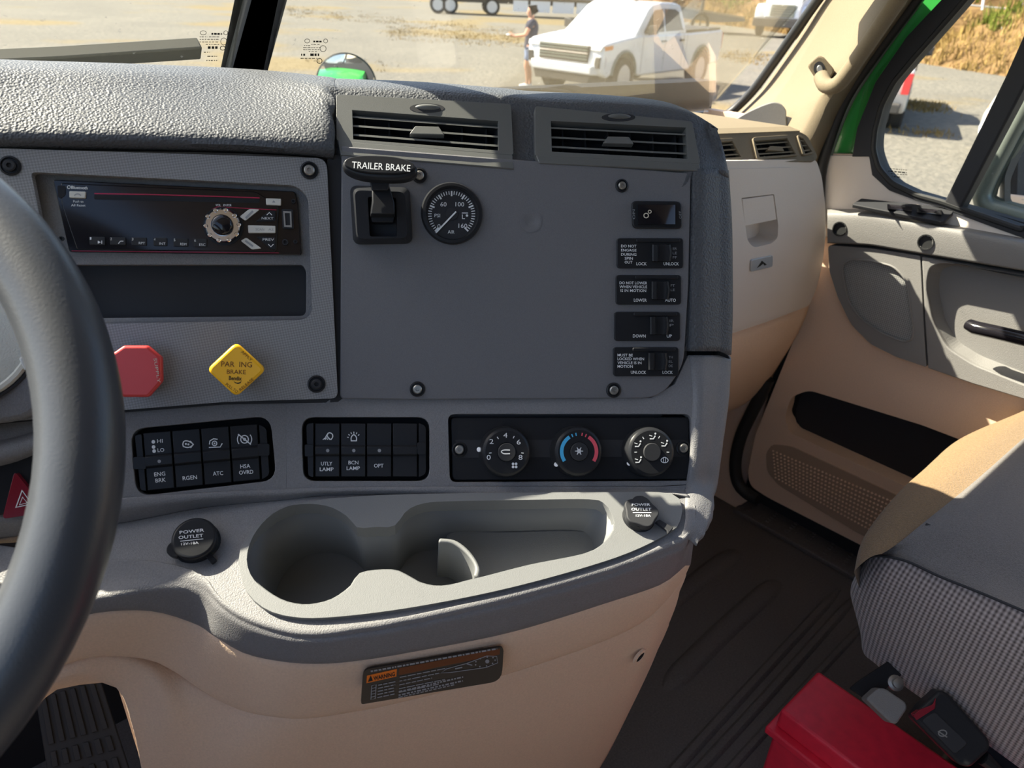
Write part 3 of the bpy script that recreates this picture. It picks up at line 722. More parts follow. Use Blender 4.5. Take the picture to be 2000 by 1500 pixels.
mb.stroke(PT, [(902, 416), (914, 416)], 1.6, .0014); mb.stroke(PT, [(903, 419), (903, 427), (908, 427)], 1.6, .0014); mb.disc(PT, 912, 421, 2.4, .0014)
ob('dial_markings', mb, M['white'], G, ang=0)
mb = MB(); mb.lathe(gc, PT.n, [(12 * s_, .0012), (12 * s_, .0022), (.0001, .0024)], 20); ob('pointer_hub', mb, M['blackm'], G)
mb = MB(); mb.slab(PT, [(890, 412), (891.5, 414.5), (852, 456), (849.5, 454)], .0024, .0031); ob('pointer', mb, M['white'], G, label='white pointer')

# trailer brake
TBT = thing('trailer_brake_lever', 'black trailer brake lever with wide oval handle in a faceted housing', 'lever', PT.pt(743, 475))
o_ = rnd([(683, 362), (800, 366), (806, 476), (690, 478)], 16, 5)
i_ = rnd([(718, 384), (774, 386), (776, 462), (722, 462)], 5, 3)
mb = MB(); top = PT.px([((x - 744) * .84 + 744, (y - 420) * .82 + 419) for x, y in o_], .018); low = PT.px(o_, .003); base = PT.px(o_, 0)
n_ = len(o_); it = PT.px(i_, .018)
tri = tess(PT, [top, it]); vs = top + it; k0 = len(vs)
mb.add(vs + low + base, [tuple(t) for t in tri] + [(i, (i + 1) % n_, k0 + (i + 1) % n_, k0 + i) for i in range(n_)] + [(k0 + i, k0 + (i + 1) % n_, k0 + n_ + (i + 1) % n_, k0 + n_ + i) for i in range(n_)])
ob('housing', mb, M['black'], TBT, ang=30)
mb = MB(); mb.well(PT, i_, .018, .001, .97); ob('lever_slot', mb, M['blackm'], TBT, ang=0)
HP = PL(PT.pt(742, 329, .046), nrm(33, 34))
st = [HP.pt(716, 345, -.012), HP.pt(766, 345, -.012), HP.pt(764, 372, -.014), HP.pt(756, 372, -.014)]
a_ = PT.px([(720, 372), (764, 372), (772, 430), (722, 430)], .02); 
mb = MB(); mb.prism(HP.px([(718, 340), (764, 340), (758, 372), (726, 372)], -.010), HP.px([(718, 340), (764, 340), (758, 372), (726, 372)], -.022))
mb.prism(HP.px([(726, 362), (760, 362), (770, 395), (771, 418), (724, 418), (727, 395)], -.020), PT.px([(726, 385), (764, 385), (771, 400), (771, 430), (722, 430), (724, 400)], .003))
ob('lever_stem', mb, M['black'], TBT, bevel=.001)
mb = MB(); mb.slab(PT, rnd([(723, 417), (771, 417), (769, 434), (726, 434)], 4), .002, .016); ob('pivot', mb, M['black'], TBT, bevel=.0015)
sup = [(742 + 74 * (abs(cos(a)) ** .8) * (1 if cos(a) >= 0 else -1), 326 + 24 * (abs(sin(a)) ** .95) * (1 if sin(a) >= 0 else -1) + .075 * 74 * cos(a)) for a in [2 * pi * k / 44 for k in range(44)]]
mb = MB(); mb.slab(HP, sup, -.014, -.001); h_ = ob('handle', mb, M['black'], TBT, bevel=.004, seg=4)
sup2 = [((x - 742) * .93 + 741, (y - 326) * .72 + 321) for x, y in sup]
mb = MB(); mb.slab(HP, sup2, -.004, .002); ob('handle_face', mb, M['black'], h_, bevel=.0008)
mb = MB(); mb.text(HP, 'TRAILER BRAKE', 687, 328, 801, 335, 13.5, .0022); ob('lettering', mb, M['white'], h_, ang=0)

# rocker and guarded switches on the plate
t = thing('rocker_switch', 'glossy rocker switch with gear symbol, topmost on the cover plate', 'switch', PT.pt(1283, 446))
mb = MB(); mb.slab(PT, rnd([(1234, 392), (1331, 393), (1333, 447), (1236, 446)], 10), 0, .003); ob('switch_frame', mb, M['black'], t, bevel=.001)
rows = []
for k in range(9):
    u = k / 8; hh = .005 + .005 * (2 * u - 1) ** 2 * (1.0 if u > .5 else .55)
    rows.append([PT.pt(1246 + 73 * u, 399, .002), PT.pt(1246 + 73 * u, 400, hh), PT.pt(1246 + 73 * u, 419, hh + .0004), PT.pt(1246 + 73 * u, 438, hh), PT.pt(1246 + 73 * u, 439, .002)])
mb = MB(); mb.grid(rows); mb.add([rows[0][0], rows[0][1], rows[0][2], rows[0][3], rows[0][4]], [(0, 1, 2, 3, 4)]); mb.add(list(rows[-1]), [(0, 1, 2, 3, 4)]); ob('rocker', mb, M['gloss'], t, ang=40)
mb = MB(); mb.stroke(PT, circ(1262, 421, 4.5, 4.5, 12), 2, .0083, True); mb.stroke(PT, circ(1269, 413.5, 3, 3, 10), 1.6, .0076, True)
ob('symbol', mb, M['cream'], t, label='pale gear symbol', ang=0)
mb = MB(); mb.text(PT, 'ON', 1240.5, 428, 1240, 409, 5, .0032); mb.text(PT, 'OFF', 1331, 427, 1330, 412, 4.5, .0032); ob('lettering', mb, M['dim'], t, ang=0)
GS = [((1205, 465, 1335, 524), (1273, 477, 1310, 511), [('DO NOT', 1213, 1243, 483), ('ENGAGE', 1213, 1243, 491), ('DURING', 1213, 1243, 499.3), ('SPIN', 1220, 1236, 507), ('OUT', 1220, 1235, 514.5)], ('LOCK', 1243, 1263, 518), ('UNLOCK', 1296, 1326, 518), ['ER', 'LE', 'FF'], 'guarded switch marked LOCK and UNLOCK with DO NOT ENGAGE DURING SPIN OUT'),
      ((1203, 537, 1331, 595), (1272, 549, 1306, 585), [('DO NOT LOWER', 1210, 1264, 555), ('WHEN VEHICLE', 1210, 1264, 562.5), ('IS IN MOTION', 1212, 1262, 570)], ('LOWER', 1238, 1263, 589), ('AUTO', 1299, 1320, 589), ['FT', 'LE'], 'guarded switch marked LOWER and AUTO with motion warning'),
      ((1200, 609, 1329, 666), (1269, 618, 1304, 654), [], ('DOWN', 1236, 1261, 659), ('UP', 1302, 1312, 659), ['IR', 'P'], 'guarded switch marked DOWN and UP, without warning text'),
      ((1198, 678, 1326, 735), (1266, 689, 1302, 723), [('MUST BE', 1206, 1236, 696), ('LOCKED WHEN', 1206, 1258, 703.3), ('VEHICLE IS IN', 1206, 1253, 711), ('MOTION', 1206, 1236, 718)], ('UNLOCK', 1232, 1262, 730), ('LOCK', 1294, 1314, 730), ['TH', 'EL', 'DE'], 'guarded switch marked UNLOCK and LOCK with MUST BE LOCKED, lowest of the column')]
for (x0, y0, x1, y1), (a, b, c, d), lines, lo, hi, small, lab in GS:
    t = thing('guarded_switch', lab, 'switch', PT.pt((x0 + x1) / 2, y1), 'guarded switches on the cover plate')
    mb = MB(); mb.slab(PT, box2(x0, y0, x1, y1, 7), 0, .0022); ob('switch_frame', mb, M['black'], t, bevel=.0007)
    mb = MB(); mb.slab(PT, box2(x0 + 38, y0 + 1, x1 - 6, y0 + 8, 3), .002, .0042); ob('guard_bar', mb, M['black'], t, bevel=.0008, seg=3)
    mb = MB(); w = c - a
    prof = [(0, .003), (.02, .0075), (.10, .0085), (.30, .0075), (.36, .004), (.62, .0035), (.80, .0045), (.92, .007), (1, .0055), (1.02, .002)]
    rows = [[PT.pt(a + w * u, b, .002), PT.pt(a + w * u, b + 1, h), PT.pt(a + w * u + (2.5 if u > .7 else 0), (b + d) / 2, h), PT.pt(a + w * u, d - 1, h), PT.pt(a + w * u, d, .002)] for u, h in prof]
    mb.grid(rows); ob('paddle', mb, M['black'], t, ang=40)
    mb = MB(); 
    for s__, xa, xb, y in lines: mb.text(PT, s__, xa, y, xb, y + .3, 5.4, .0025, bold=.01)
    for s__, xa, xb, y in (lo, hi): mb.text(PT, s__, xa, y, xb, y + .3, 6.2, .0025, bold=.01)
    ob('lettering', mb, M['white'], t, ang=0)
    mb = MB()
    for k, s__ in enumerate(small): mb.text(PT, s__, c + 4, b + 11 + k * 8.5, c + 12, b + 11 + k * 8.5, 5, .0025)
    ob('small_lettering', mb, M['dim'], t, ang=0, label='dim half hidden letters')

# air vents
def vent(nm, o4, i4, label, frame, slat, pl, lipdy, wheel_at, tab_at, nv=6, ns=3, group=None, lip=True, fd=.0055, deep=.03, slen=.013):
    c_ = [(o4[2][0] + o4[3][0]) / 2, (o4[2][1] + o4[3][1]) / 2]
    t = thing(nm, label, 'vent', pl.pt(*c_), group)
    mb = MB(); mb.holed(pl, rnd(o4, 6), [i4], -.004, fd); ob('vent_frame', mb, frame, t, bevel=.0013, seg=3)
    if lip:
        bl, br = o4[3], o4[2]
        f = [pl.pt(bl[0] + 2, bl[1] - 1, fd), pl.pt(br[0] - 2, br[1] - 1, fd), P1.pt(br[0] + 1, br[1] + lipdy, .004), P1.pt(bl[0] + 8, bl[1] + lipdy, .004)]
        mb = MB(); mb.prism(f, [v - pl.n * .012 for v in f]); ob('lower_lip', mb, frame, t, bevel=.0008)
    mb = MB(); mb.well(pl, i4, fd - .002, -deep, .96); ob('vent_cavity', mb, M['blackm'], t, ang=0)
    q = quadmap(i4); fw = (AWAY * .97 - pl.n * .25).normalized()
    for k in range(ns):
        v = (k + .75) / (ns + .25) 
        a, b = pl.pt(*q(0.0, v), fd - .002), pl.pt(*q(1.0, v), fd - .002)
        th = pl.e2 * .0009
        mb = MB(); mb.prism([a + th, b + th, b + th + fw * slen, a + th + fw * slen], [a - th, b - th, b - th + fw * slen, a - th + fw * slen]); sl_ = ob('slat', mb, slat, t)
        if k == 1 and tab_at:
            x, y, w, h = tab_at
            mb = MB(); mb.slab(pl, [(x - w, y + h), (x - w * .68, y), (x + w * .68, y + 1), (x + w, y + h + 2)], fd - .006, fd + .0005); ob('vent_tab', mb, slat, sl_, bevel=.0006)
    for k in range(nv):
        u = (k + .5) / nv; a, b = pl.pt(*q(u, 0.02), -.010), pl.pt(*q(u, .98), -.010); th = pl.e1 * .0008
        mb = MB(); mb.prism([a - th, a + th, b + th, b - th], [v - pl.n * .014 for v in (a - th, a + th, b + th, b - th)]); ob('vane', mb, M['blackm'], t)
    if wheel_at:
        x, y, rx, ry = wheel_at
        mb = MB(); mb.slab(pl, circ(x, y, rx, ry, 24), fd - .002, fd + .0003); ob('wheel_recess', mb, M['blackm'], t)
        s2 = depth(pl.pt(x, y)) / FPX
        mb = MB(); c2 = pl.pt(x + 1, y, fd - .001); a_ = rx * .74 * s2
        vs = [];
        mb.lathe(c2, pl.n, [(a_ * cos(k * pi / 12), .004 * sin(k * pi / 12)) for k in range(6)] + [(.0001, .004)], 24, e1=pl.e1, squash=ry / rx * 1.0); ob('thumb_wheel', mb, slat, t)
    return t
vent('air_vent', [(657, 184), (998, 203), (1003, 303), (657, 275)], [(688, 215), (973, 236), (974, 304 - 10), (690, 272)], 'centre dash air vent above the trailer brake and gauge', M['vent'], M['vent'], PV, 27, (834, 211, 34, 9), (834, 246, 34, 15), group='dark dash vents')
vent('air_vent', [(1045, 207), (1352, 237), (1368, 320), (1045, 304)], [(1076, 236), (1340, 249), (1343, 310), (1078, 296)], 'dash air vent at the rounded end, above the switches', M['vent'], M['vent'], PV, 14, (1208, 229, 33, 8), (1208, 266, 30, 13), group='dark dash vents')

# switch banks
def bank(lab, pl, q4, ridge, txt, icons, dots, endL, endR):
    f = quadmap(q4); t = thing('switch_bank', lab, 'switch panel', pl.pt(*f(.5, 1)), 'rocker switch banks in the dash')
    for k in range(4):
        u0, u1 = k / 4 + .008, (k + 1) / 4 - .008
        mb = MB(); mb.slab(pl, [f(u0, 0), f(u1, 0), f(u1, 1), f(u0, 1)], -.014, -.002)
        r0, r1 = ridge
        A, B = pl.px([f(u0, r0), f(u1, r0), f(u1, r1), f(u0, r1)], -.0015), None
        w0, w1 = r0 + .05, r1 - .05
        mb.prism(pl.px([f(u0, w0), f(u1, w0), f(u1, w1), f(u0, w1)], .0015), pl.px([f(u0, r0), f(u1, r0), f(u1, r1), f(u0, r1)], -.003))
        b = ob('rocker', mb, M['black'], t, bevel=.0006)
        l = MB(); 
        for s__, x0, y0, x1, y1, c in txt[k]: l.text(pl, s__, x0, y0, x1, y1, c, -.0017, bold=.008)
        icons[k](l)
        if l.v: ob('lettering', l, M['white'], b, ang=0)
        if dots[k]:
            l = MB(); l.disc(pl, dots[k][0], dots[k][1], 3.4, .0017); ob('indicator', l, M['dim'], b, ang=0)
    for e in (endL, endR):
        mb = MB(); mb.slab(pl, rnd(e, [7, 2, 2, 7] if e is endL else [2, 7, 7, 2]), -.014, -.001)
        ym = (e[0][1] + e[2][1]) / 2; xa = min(p[0] for p in e); xb = max(p[0] for p in e)
        mb.slab(pl, rnd([(xa - 3, ym - 12), (xb, ym - 12), (xb, ym + 12), (xa - 3, ym + 12)], 4), -.004, .001)
        ob('end_cap', mb, M['black'], t, bevel=.0008)
    return t
IH = -.0017
nop = lambda l: None
def ic_lamp(l):
    l.stroke(P2, open2([(634, 858), (641, 846), (648, 847), (650, 853), (646, 859)], 14), 2, IH); l.stroke(P2, [(641, 846), (639, 852), (646, 859)], 1.6, IH)
    for k in range(4): l.stroke(P2, [(637 + k * 2.4, 853 + k * 1.2), (630.5 + k * 4, 859)], 1.3, IH)
def ic_beacon(l):
    l.stroke(P2, open2([(686, 861), (686, 854), (691, 849), (696, 854), (696, 861)], 14), 2, IH); l.stroke(P2, [(685, 861), (697, 861)], 2, IH)
    for a in range(-80, 81, 27): l.stroke(P2, [(691 + 10 * sin(radians(a)), 856 - 9 * cos(radians(a))), (691 + 13 * sin(radians(a)), 856 - 13 * cos(radians(a)))], 1.5, IH)
bank('black four-way lamp switch bank marked UTLY LAMP, BCN LAMP and OPT', P2, [(614, 827), (816.5, 827), (816.5, 931), (614, 931)], (.39, .63),
     [[('UTLY', 627, 909, 649, 909, 7.5), ('LAMP', 624.5, 920, 651.5, 920, 7.5)], [('BCN', 680.5, 907, 700, 907, 7.5), ('LAMP', 677, 918, 703, 918, 7.5)], [('OPT', 730.5, 913, 749, 913, 7.5)], []],
     [ic_lamp, ic_beacon, nop, nop], [(640, 880), (691, 880), (741, 880), None], [(598, 828), (612, 826), (612, 932), (602, 930)], [(818, 826), (832, 832), (832, 926), (818, 932)])
def ic_hl(l):
    for x, y in ((299.5, 863), (300, 873), (301, 881)): l.disc(P2L, x, y, 3.6, IH)
def ic_regen(l):
    l.stroke(P2L, open2([(357, 868), (359, 862), (365, 861), (371, 863), (377, 868), (371, 873), (365, 874), (358, 872)], 18), 2.2, IH, True); l.stroke(P2L, [(371, 861), (378, 868), (372, 875)], 2, IH)
    l.disc(P2L, 363, 867, 2, IH); l.disc(P2L, 368, 868, 2, IH)
def ic_atc(l):
    l.stroke(P2L, circ(419, 866, 4.5, 4.5, 14), 2, IH, True); l.stroke(P2L, [(409, 868), (410, 861), (417, 857), (425, 858)], 2, IH); l.stroke(P2L, [(408, 874), (430, 873), (434, 866)], 2, IH); l.disc(P2L, 419, 866, 1.8, IH)
def ic_hsa(l):
    l.stroke(P2L, circ(477.6, 858, 7.5, 7.5, 18), 2, IH, True); l.stroke(P2L, [(465, 848), (490, 868)], 2.4, IH); l.disc(P2L, 477.6, 858, 3, IH)
    for s__ in (-1, 1): l.stroke(P2L, [(477.6 + s__ * 14 * cos(a), 858 + 14 * sin(a)) for a in [radians(-40 + 10 * k) for k in range(9)]], 1.8, IH)
bank('black four-way switch bank marked ENG BRK, RGEN, ATC and HSA OVRD', P2L, [(277.6, 846.4), (504, 828), (510, 936), (286.4, 958.4)], (.37, .63),
     [[('HI', 307, 865, 318, 864.4, 7.5), ('LO', 308, 883, 321, 882, 7.5), ('ENG', 301.5, 930.5, 323, 928.5, 8), ('BRK', 304, 942.5, 324, 940.5, 8)], [('RGEN', 357, 938, 385, 935.5, 8)], [('ATC', 416, 929, 436, 927.5, 8)], [('HSA', 469.6, 915, 489, 913.5, 8), ('OVRD', 467, 927, 495, 925, 8)]],
     [ic_hl, ic_regen, ic_atc, ic_hsa], [(311, 901), None, None, None], [(263, 850), (276, 848), (285, 959), (274, 957)], [(506, 829), (520, 836), (526, 928), (512, 936)])

# climate panel
CP = thing('climate_panel', 'black heater control panel with three round knobs', 'control panel', P2.pt(1115, 940))
mb = MB(); mb.slab(P2, rnd([(881, 815), (1345, 815), (1348, 936), (884, 938)], 9), -.012, -.003); ob('panel_face', mb, M['black'], CP, bevel=.001)
mb = MB(); mb.slab(P2, [(890, 859), (1340, 859), (1340, 892), (890, 894)], -.004, -.0026); ob('panel_groove', mb, M['blackm'], CP)
mb = MB(); mb.slab(P2, rnd([(884, 818), (905, 818), (905, 858), (884, 858)], 6), -.004, -.0018); 
KH = .013
def knob(cx, cy, marks, lab):
    c = P2.pt(cx, cy, KH); s_ = depth(c) / FPX; b = c - P2.n * (KH + .003)
    mb = MB(); R1, R0 = 45 * s_, 51 * s_; hh = KH + .003
    mb.lathe(b, P2.n, [(R0, 0), (R0, .004), (R1 + .0012, hh - .0022), (R1, hh - .0008), (R1 - .0015, hh), (19 * s_, hh), (18.5 * s_, hh - .0012)], 56)
    k = ob('knob', mb, M['black'], CP, ang=28, label=lab)
    mb = MB(); mb.lathe(c, P2.n, [(18 * s_, -.0012), (18 * s_, .0010), (16.5 * s_, .0017), (.0001, .0017)], 30); ob('centre_button', mb, M['blackm'], k)
    for nm, m, fn in marks:
        l = MB(); fn(l); ob(nm, l, M[m], k, ang=0)
    l = MB(); 
    return k
KP = KH + .0002
def num(l):
    for s__, x, y in (('0', 954.5, 898), ('2', 960, 867), ('4', 987, 855), ('6', 1013, 868), ('8', 1016.6, 898)): l.text(P2, s__, x - 4, y, x + 4, y, 10, KP)
    for a in (175, 238, 297, 5): l.stroke(P2, [(989 + 29 * cos(radians(a)), 882 + 29 * sin(radians(a))), (989 + 34 * cos(radians(a)), 882 + 34 * sin(radians(a)))], 1.6, KP)
    for dx, dy in ((-3, -3), (3, -3), (-3, 3), (3, 3)): l.disc(P2, 1005 + dx, 909 + dy, 2.7, KP, 8)
    l.stroke(P2, open2([(996, 879), (984, 879), (979, 882), (984, 886), (996, 886)], 14), 2, KH + .0019)
def arc(l, cx, cy, r, a0, a1, w): l.stroke(P2, [(cx + r * cos(radians(a0 + (a1 - a0) * k / 14)), cy + r * sin(radians(a0 + (a1 - a0) * k / 14))) for k in range(15)], w, KP)
def cold(l): arc(l, 1131, 882, 34, 147, 237, 7); arc(l, 1131, 882, 34, 245, 249, 6); arc(l, 1131, 882, 34, 258, 262, 6)
def hot(l): arc(l, 1131, 882, 34, 303, 393, 7); arc(l, 1131, 882, 34, 291, 295, 6); arc(l, 1131, 882, 34, 278, 282, 6)
def snow(l):
    for k in range(6): l.stroke(P2, [(1131, 881), (1131 + 8 * cos(k * pi / 3), 881 + 8 * sin(k * pi / 3))], 1.6, KH + .0019)
    l.stroke(P2, circ(1131, 881, 4, 4, 6), 1.5, KH + .0019, True)
def figs(l):
    for x, y in ((1246, 868), (1275, 853), (1298, 867), (1247, 899)):
        l.disc(P2, x + 5, y - 6, 2, KP, 8); l.stroke(P2, [(x + 5, y - 2), (x + 1, y + 4), (x - 6, y + 4)], 2.3, KP); l.stroke(P2, [(x - 7, y - 3), (x - 1, y - 1)], 1.6, KP)
    l.stroke(P2, smooth2([(1291, 898), (1298, 893), (1305, 898), (1302, 903), (1294, 903)], 16), 1.6, KP, True); l.stroke(P2, [(1296, 894), (1296, 903)], 1.2, KP); l.stroke(P2, [(1300, 894), (1300, 903)], 1.2, KP)
    for a in (178, 238, 297, 2): l.stroke(P2, [(1273 + 29 * cos(radians(a)), 882 + 29 * sin(radians(a))), (1273 + 34 * cos(radians(a)), 882 + 34 * sin(radians(a)))], 1.6, KP)
knob(989.5, 883, [('knob_print', 'white', num)], 'fan knob with numbers')
knob(1131, 882, [('cold_arc', 'blue', cold), ('hot_arc', 'pink', hot), ('snow_symbol', 'white', snow)], 'temperature knob with blue and red arcs')
knob(1273, 883, [('airflow_symbols', 'white', figs)], 'airflow knob with symbols')
for x, y in ((936, 878), (1087, 907), (1229, 905)):
    mb = MB(); mb.lathe(P2.pt(x, y, .006), nrm(80, 30), [(.0022, -.002), (.0022, .001), (.0001, .0014)], 10); ob('knob_pointer', mb, M['white'], CP, label='white knob pointer')
screw(P2, 897, 878, 15, 'screw beside the fan knob', M['steel'], -.003); screw(P2, 1334, 875, 15, 'screw beside the airflow knob', M['steel'], -.003)

# power outlet caps
def outlet(cx, cy, r, ry, lab, lines, tab, strap, lob, m, pl, hh=.016):
    c = pl.pt(cx, cy, hh); s_ = depth(c) / FPX; t = thing('power_outlet', lab, 'outlet', pl.pt(cx, cy, 0)); R = r * s_; b = c - pl.n * hh
    mb = MB(); mb.lathe(b, pl.n, [(R * 1.06, -.002), (R * 1.06, .003), (R * .97, .005), (R * .95, hh * .75)], 36); ob('socket', mb, M['black'], t)
    top = [c + pl.e1 * (R * (1 + lob * cos(5 * a + .6)) * cos(a)) + pl.e2 * (R * (1 + lob * cos(5 * a + .6)) * sin(a)) for a in [2 * pi * k / 60 for k in range(60)]]
    mb = MB(); mb.prism(top, [v - pl.n * hh * .45 for v in top]); cap = ob('cap', mb, m, t, bevel=.0025 if lob < .02 else .0012, seg=3)
    mb = MB(); mb.slab(pl, tab, hh * .4, hh * .8); ob('cap_tab', mb, m, t, bevel=.0015)
    mb = MB(); mb.slab(pl, strap, hh * .35, hh * .55); ob('strap', mb, m, t, bevel=.0006)
    l = MB()
    for s__, x0, y0, x1, y1, cp in lines: l.text(pl, s__, x0, y0, x1, y1, cp, hh + .0003, bold=.01)
    a, b_ = lines[1], lines[2]; l.stroke(pl, [(a[1] + 3, a[2] + 4), (a[3], a[4] + 4)], 1.3, hh + .0003)
    ob('lettering', l, M['white'], cap, ang=0)
P3L = PL(P3.pt(380, 1056), nrm(24, 58))
outlet(379, 1050, 42, 36, 'shaded black power outlet cap on the grey dash beside the steering wheel', [('POWER', 351, 1043, 399, 1038, 6.3), ('OUTLET', 349, 1053, 397, 1048.5, 6.3), ('12V-18A', 354, 1065, 388, 1062, 5)],
       smooth2([(326, 1080), (328, 1064), (345, 1056), (352, 1076), (344, 1088)], 20), [(394, 1078), (403, 1072), (424, 1094), (414, 1102)], .0, M['black'], P3L)
outlet(1253, 998, 33, 29, 'power outlet cap with finger notches, in the corner of the cup tray', [('POWER', 1234, 988, 1270, 988, 5.3), ('OUTLET', 1233, 997, 1272, 997, 5.3), ('12V-18A', 1242, 1009, 1271, 1009, 4.5)],
       smooth2([(1236, 974), (1244, 968), (1258, 969), (1262, 980), (1240, 984)], 20), [(1280, 1019), (1288, 1014), (1316, 1030), (1305, 1042), (1303, 1036)], .07, M['blackm'], P3)

# parking valves
t = thing('parking_brake_knob', 'yellow diamond parking brake knob with worn black letters', 'knob', P0.pt(461, 780))
dia = rnd([(461, 668), (520, 722), (461, 776), (403, 722)], 13, 6)
mb = MB(); mb.slab(P0, dia, .020, .030); kk = ob('knob_face', mb, M['yel'], t, bevel=.0025, seg=4)
mb = MB(); mb.lathe(P0.pt(463, 722, .002), P0.n, [(.014, 0), (.012, .02)], 24); ob('stem', mb, M['blackm'], t)
mb = MB(); hh = .0302
mb.text(P0, 'PAR  ING', 432, 716, 492, 717.5, 11, hh); mb.text(P0, 'BRAKE', 443, 730, 480, 731, 9, hh)
mb.text(P0, 'APPLY', 470, 688, 490, 706, 6, hh); mb.text(P0, 'PULL TO', 440, 752, 462, 768, 6, hh); mb.text(P0, 'RELEASE', 470, 764, 496, 742, 6, hh)
ob('lettering', mb, M['brown'], kk, ang=0)
mb = MB(); mb.text(P0, 'Bendix', 447, 742, 472, 743, 8, hh + .0001, bold=.02); mb.fill(P0, open2([(456, 744), (461, 747), (467, 747), (472, 744)], 8) + [(470, 748), (465, 750), (459, 748)], hh)
ob('maker_mark', mb, M['ink'], kk, ang=0)
t = thing('trailer_supply_knob', 'red octagonal trailer air knob half hidden by the steering wheel', 'knob', P0.pt(262, 780))
oc = rnd([(241, 675), (288, 675), (315, 698), (316, 746), (290, 776), (240, 776), (208, 748), (208, 698)], 4)
mb = MB(); mb.slab(P0, oc, .020, .030); kk = ob('knob_face', mb, M['redk'], t, bevel=.0022, seg=3)
mb = MB(); mb.lathe(P0.pt(264, 726, .002), P0.n, [(.014, 0), (.012, .02)], 24); ob('stem', mb, M['blackm'], t)
mb = MB(); mb.text(P0, 'SUPPLY', 300, 700, 308, 748, 6, .0303); ob('lettering', mb, M['cream'], kk, ang=0)

# warning label on the tan trim
PLAB = cols[10]
q4 = quadmap([(708, 1307), (985, 1262), (981, 1330), (703, 1378)])
A_, B_, C_ = SK(9).pt(708, 1340, .003), SK(11).pt(985, 1290, .003), SK(10).pt(840, 1270, .004)
PLAB = PL(C_, (B_ - A_).cross(Vector((.0, .10, 1.0)))); 
if PLAB.n.y > 0: PLAB = PL(C_, -PLAB.n)
LB = thing('warning_label', 'dark brown gearbox warning label with orange heading on the tan trim', 'label', PLAB.pt(840, 1372))
mb = MB(); mb.slab(PLAB, rnd([(710, 1308), (984, 1263), (980, 1330), (705, 1376)], [14, 10, 22, 5]), -.001, .0012); ob('label_sheet', mb, M['label'], LB)
mb = MB(); mb.fill(PLAB, [q4(.035, .20), q4(.245, .15), q4(.245, .36), q4(.035, .41)], .0014); ob('orange_panel', mb, M['orange'], LB, ang=0, label='orange heading panel')
mb = MB(); mb.fill(PLAB, [q4(.26, .14), q4(.97, .05), q4(.97, .22), q4(.26, .34)], .0014); ob('orange_band', mb, M['brown'], LB, ang=0, label='dim orange text band')
mb = MB(); a = q4(.085, .37); b = q4(.235, .335); mb.text(PLAB, 'WARNING', a[0], a[1], b[0], b[1], 8, .0016, italic=.2, bold=.03); mb.fill(PLAB, [q4(.045, .38), q4(.062, .21), q4(.08, .37)], .0016); ob('warning_lettering', mb, M['ink'], LB, ang=0)
mb = MB(); rr = random.Random(3)
def dashes(u0, u1, v0, v1, w, lo, hi):
    u = u0
    while u < u1:
        l = min(rr.uniform(lo, hi), u1 - u); t0 = (u - u0) / (u1 - u0); t1 = (u + l - u0) / (u1 - u0)
        mb.stroke(PLAB, [q4(u, v0 + (v1 - v0) * t0), q4(u + l, v0 + (v1 - v0) * t1)], w, .0016); u += l + .008
dashes(.06, .95, .10, -.02 + .06, 3.2, .01, .035)
for k in range(5): dashes(.27, .60 - .05 * (k % 3), .40 + k * .105, .36 + k * .105, 1.8, .015, .06)
dashes(.27, .72, .90, .80, 3, .01, .03); dashes(.27, .72, .80, .69, 3, .01, .03); dashes(.27, .66, .96, .87, 2, .01, .03)
for k in range(5): dashes(.12, .24, .52 + k * .085, .50 + k * .085, 2, .02, .05)
mb.stroke(PLAB, [q4(.075, .5), q4(.105, .49), q4(.105, .88), q4(.075, .89)], 1.6, .0016, True)
for k in range(4): mb.stroke(PLAB, [q4(.075, .58 + k * .08), q4(.105, .57 + k * .08)], 1.3, .0016)
mb.stroke(PLAB, [q4(.56, .47), q4(.60, .38), q4(.74, .32), q4(.88, .20), q4(.95, .26), q4(.96, .45), q4(.88, .53), q4(.62, .50)], 1.4, .0016, True)
mb.stroke(PLAB, [q4(.74, .33), q4(.78, .40)], 2, .0016); mb.disc(PLAB, *q4(.885, .36), 4, .0016, 10); mb.stroke(PLAB, [q4(.66, .42), q4(.71, .41)], 2.4, .0016)
for k in range(9): mb.disc(PLAB, *q4(.87 + .07 * cos(k * .7), .36 + .13 * sin(k * .7)), 1.6, .0016, 6)
ob('label_print', mb, M['dim'], LB, ang=0)
# console screws
for i, x, y, r, lab in ((7, 620, 1457, 24, 'recessed screw low on the tan console'), (14, 1250, 1283, 17, 'recessed screw hole near the edge of the tan console')):
    pl = PL(cols[i].pt(x, y, -.003), cols[i].n) if i != 14 else PL(cols[13].pt(x, y, -.004), nrm(0, -6))
    t = thing('console_screw', lab, 'screw', pl.pt(x, y)); s_ = depth(pl.pt(x, y)) / FPX; c = pl.pt(x, y, .0015)
    mb = MB(); mb.lathe(c, pl.n, [(r * s_, -.002), (r * s_, .0005), (r * s_ * .72, .0012), (r * s_ * .66, .0002)], 26); ob('recess_ring', mb, M['tan'], t)
    mb = MB(); mb.lathe(c, pl.n, [(r * s_ * .7, .0003), (r * s_ * .3, .0003), (r * s_ * .26, .0010), (.0001, .0010)], 20); ob('screw_head', mb, M['pocket'], t)
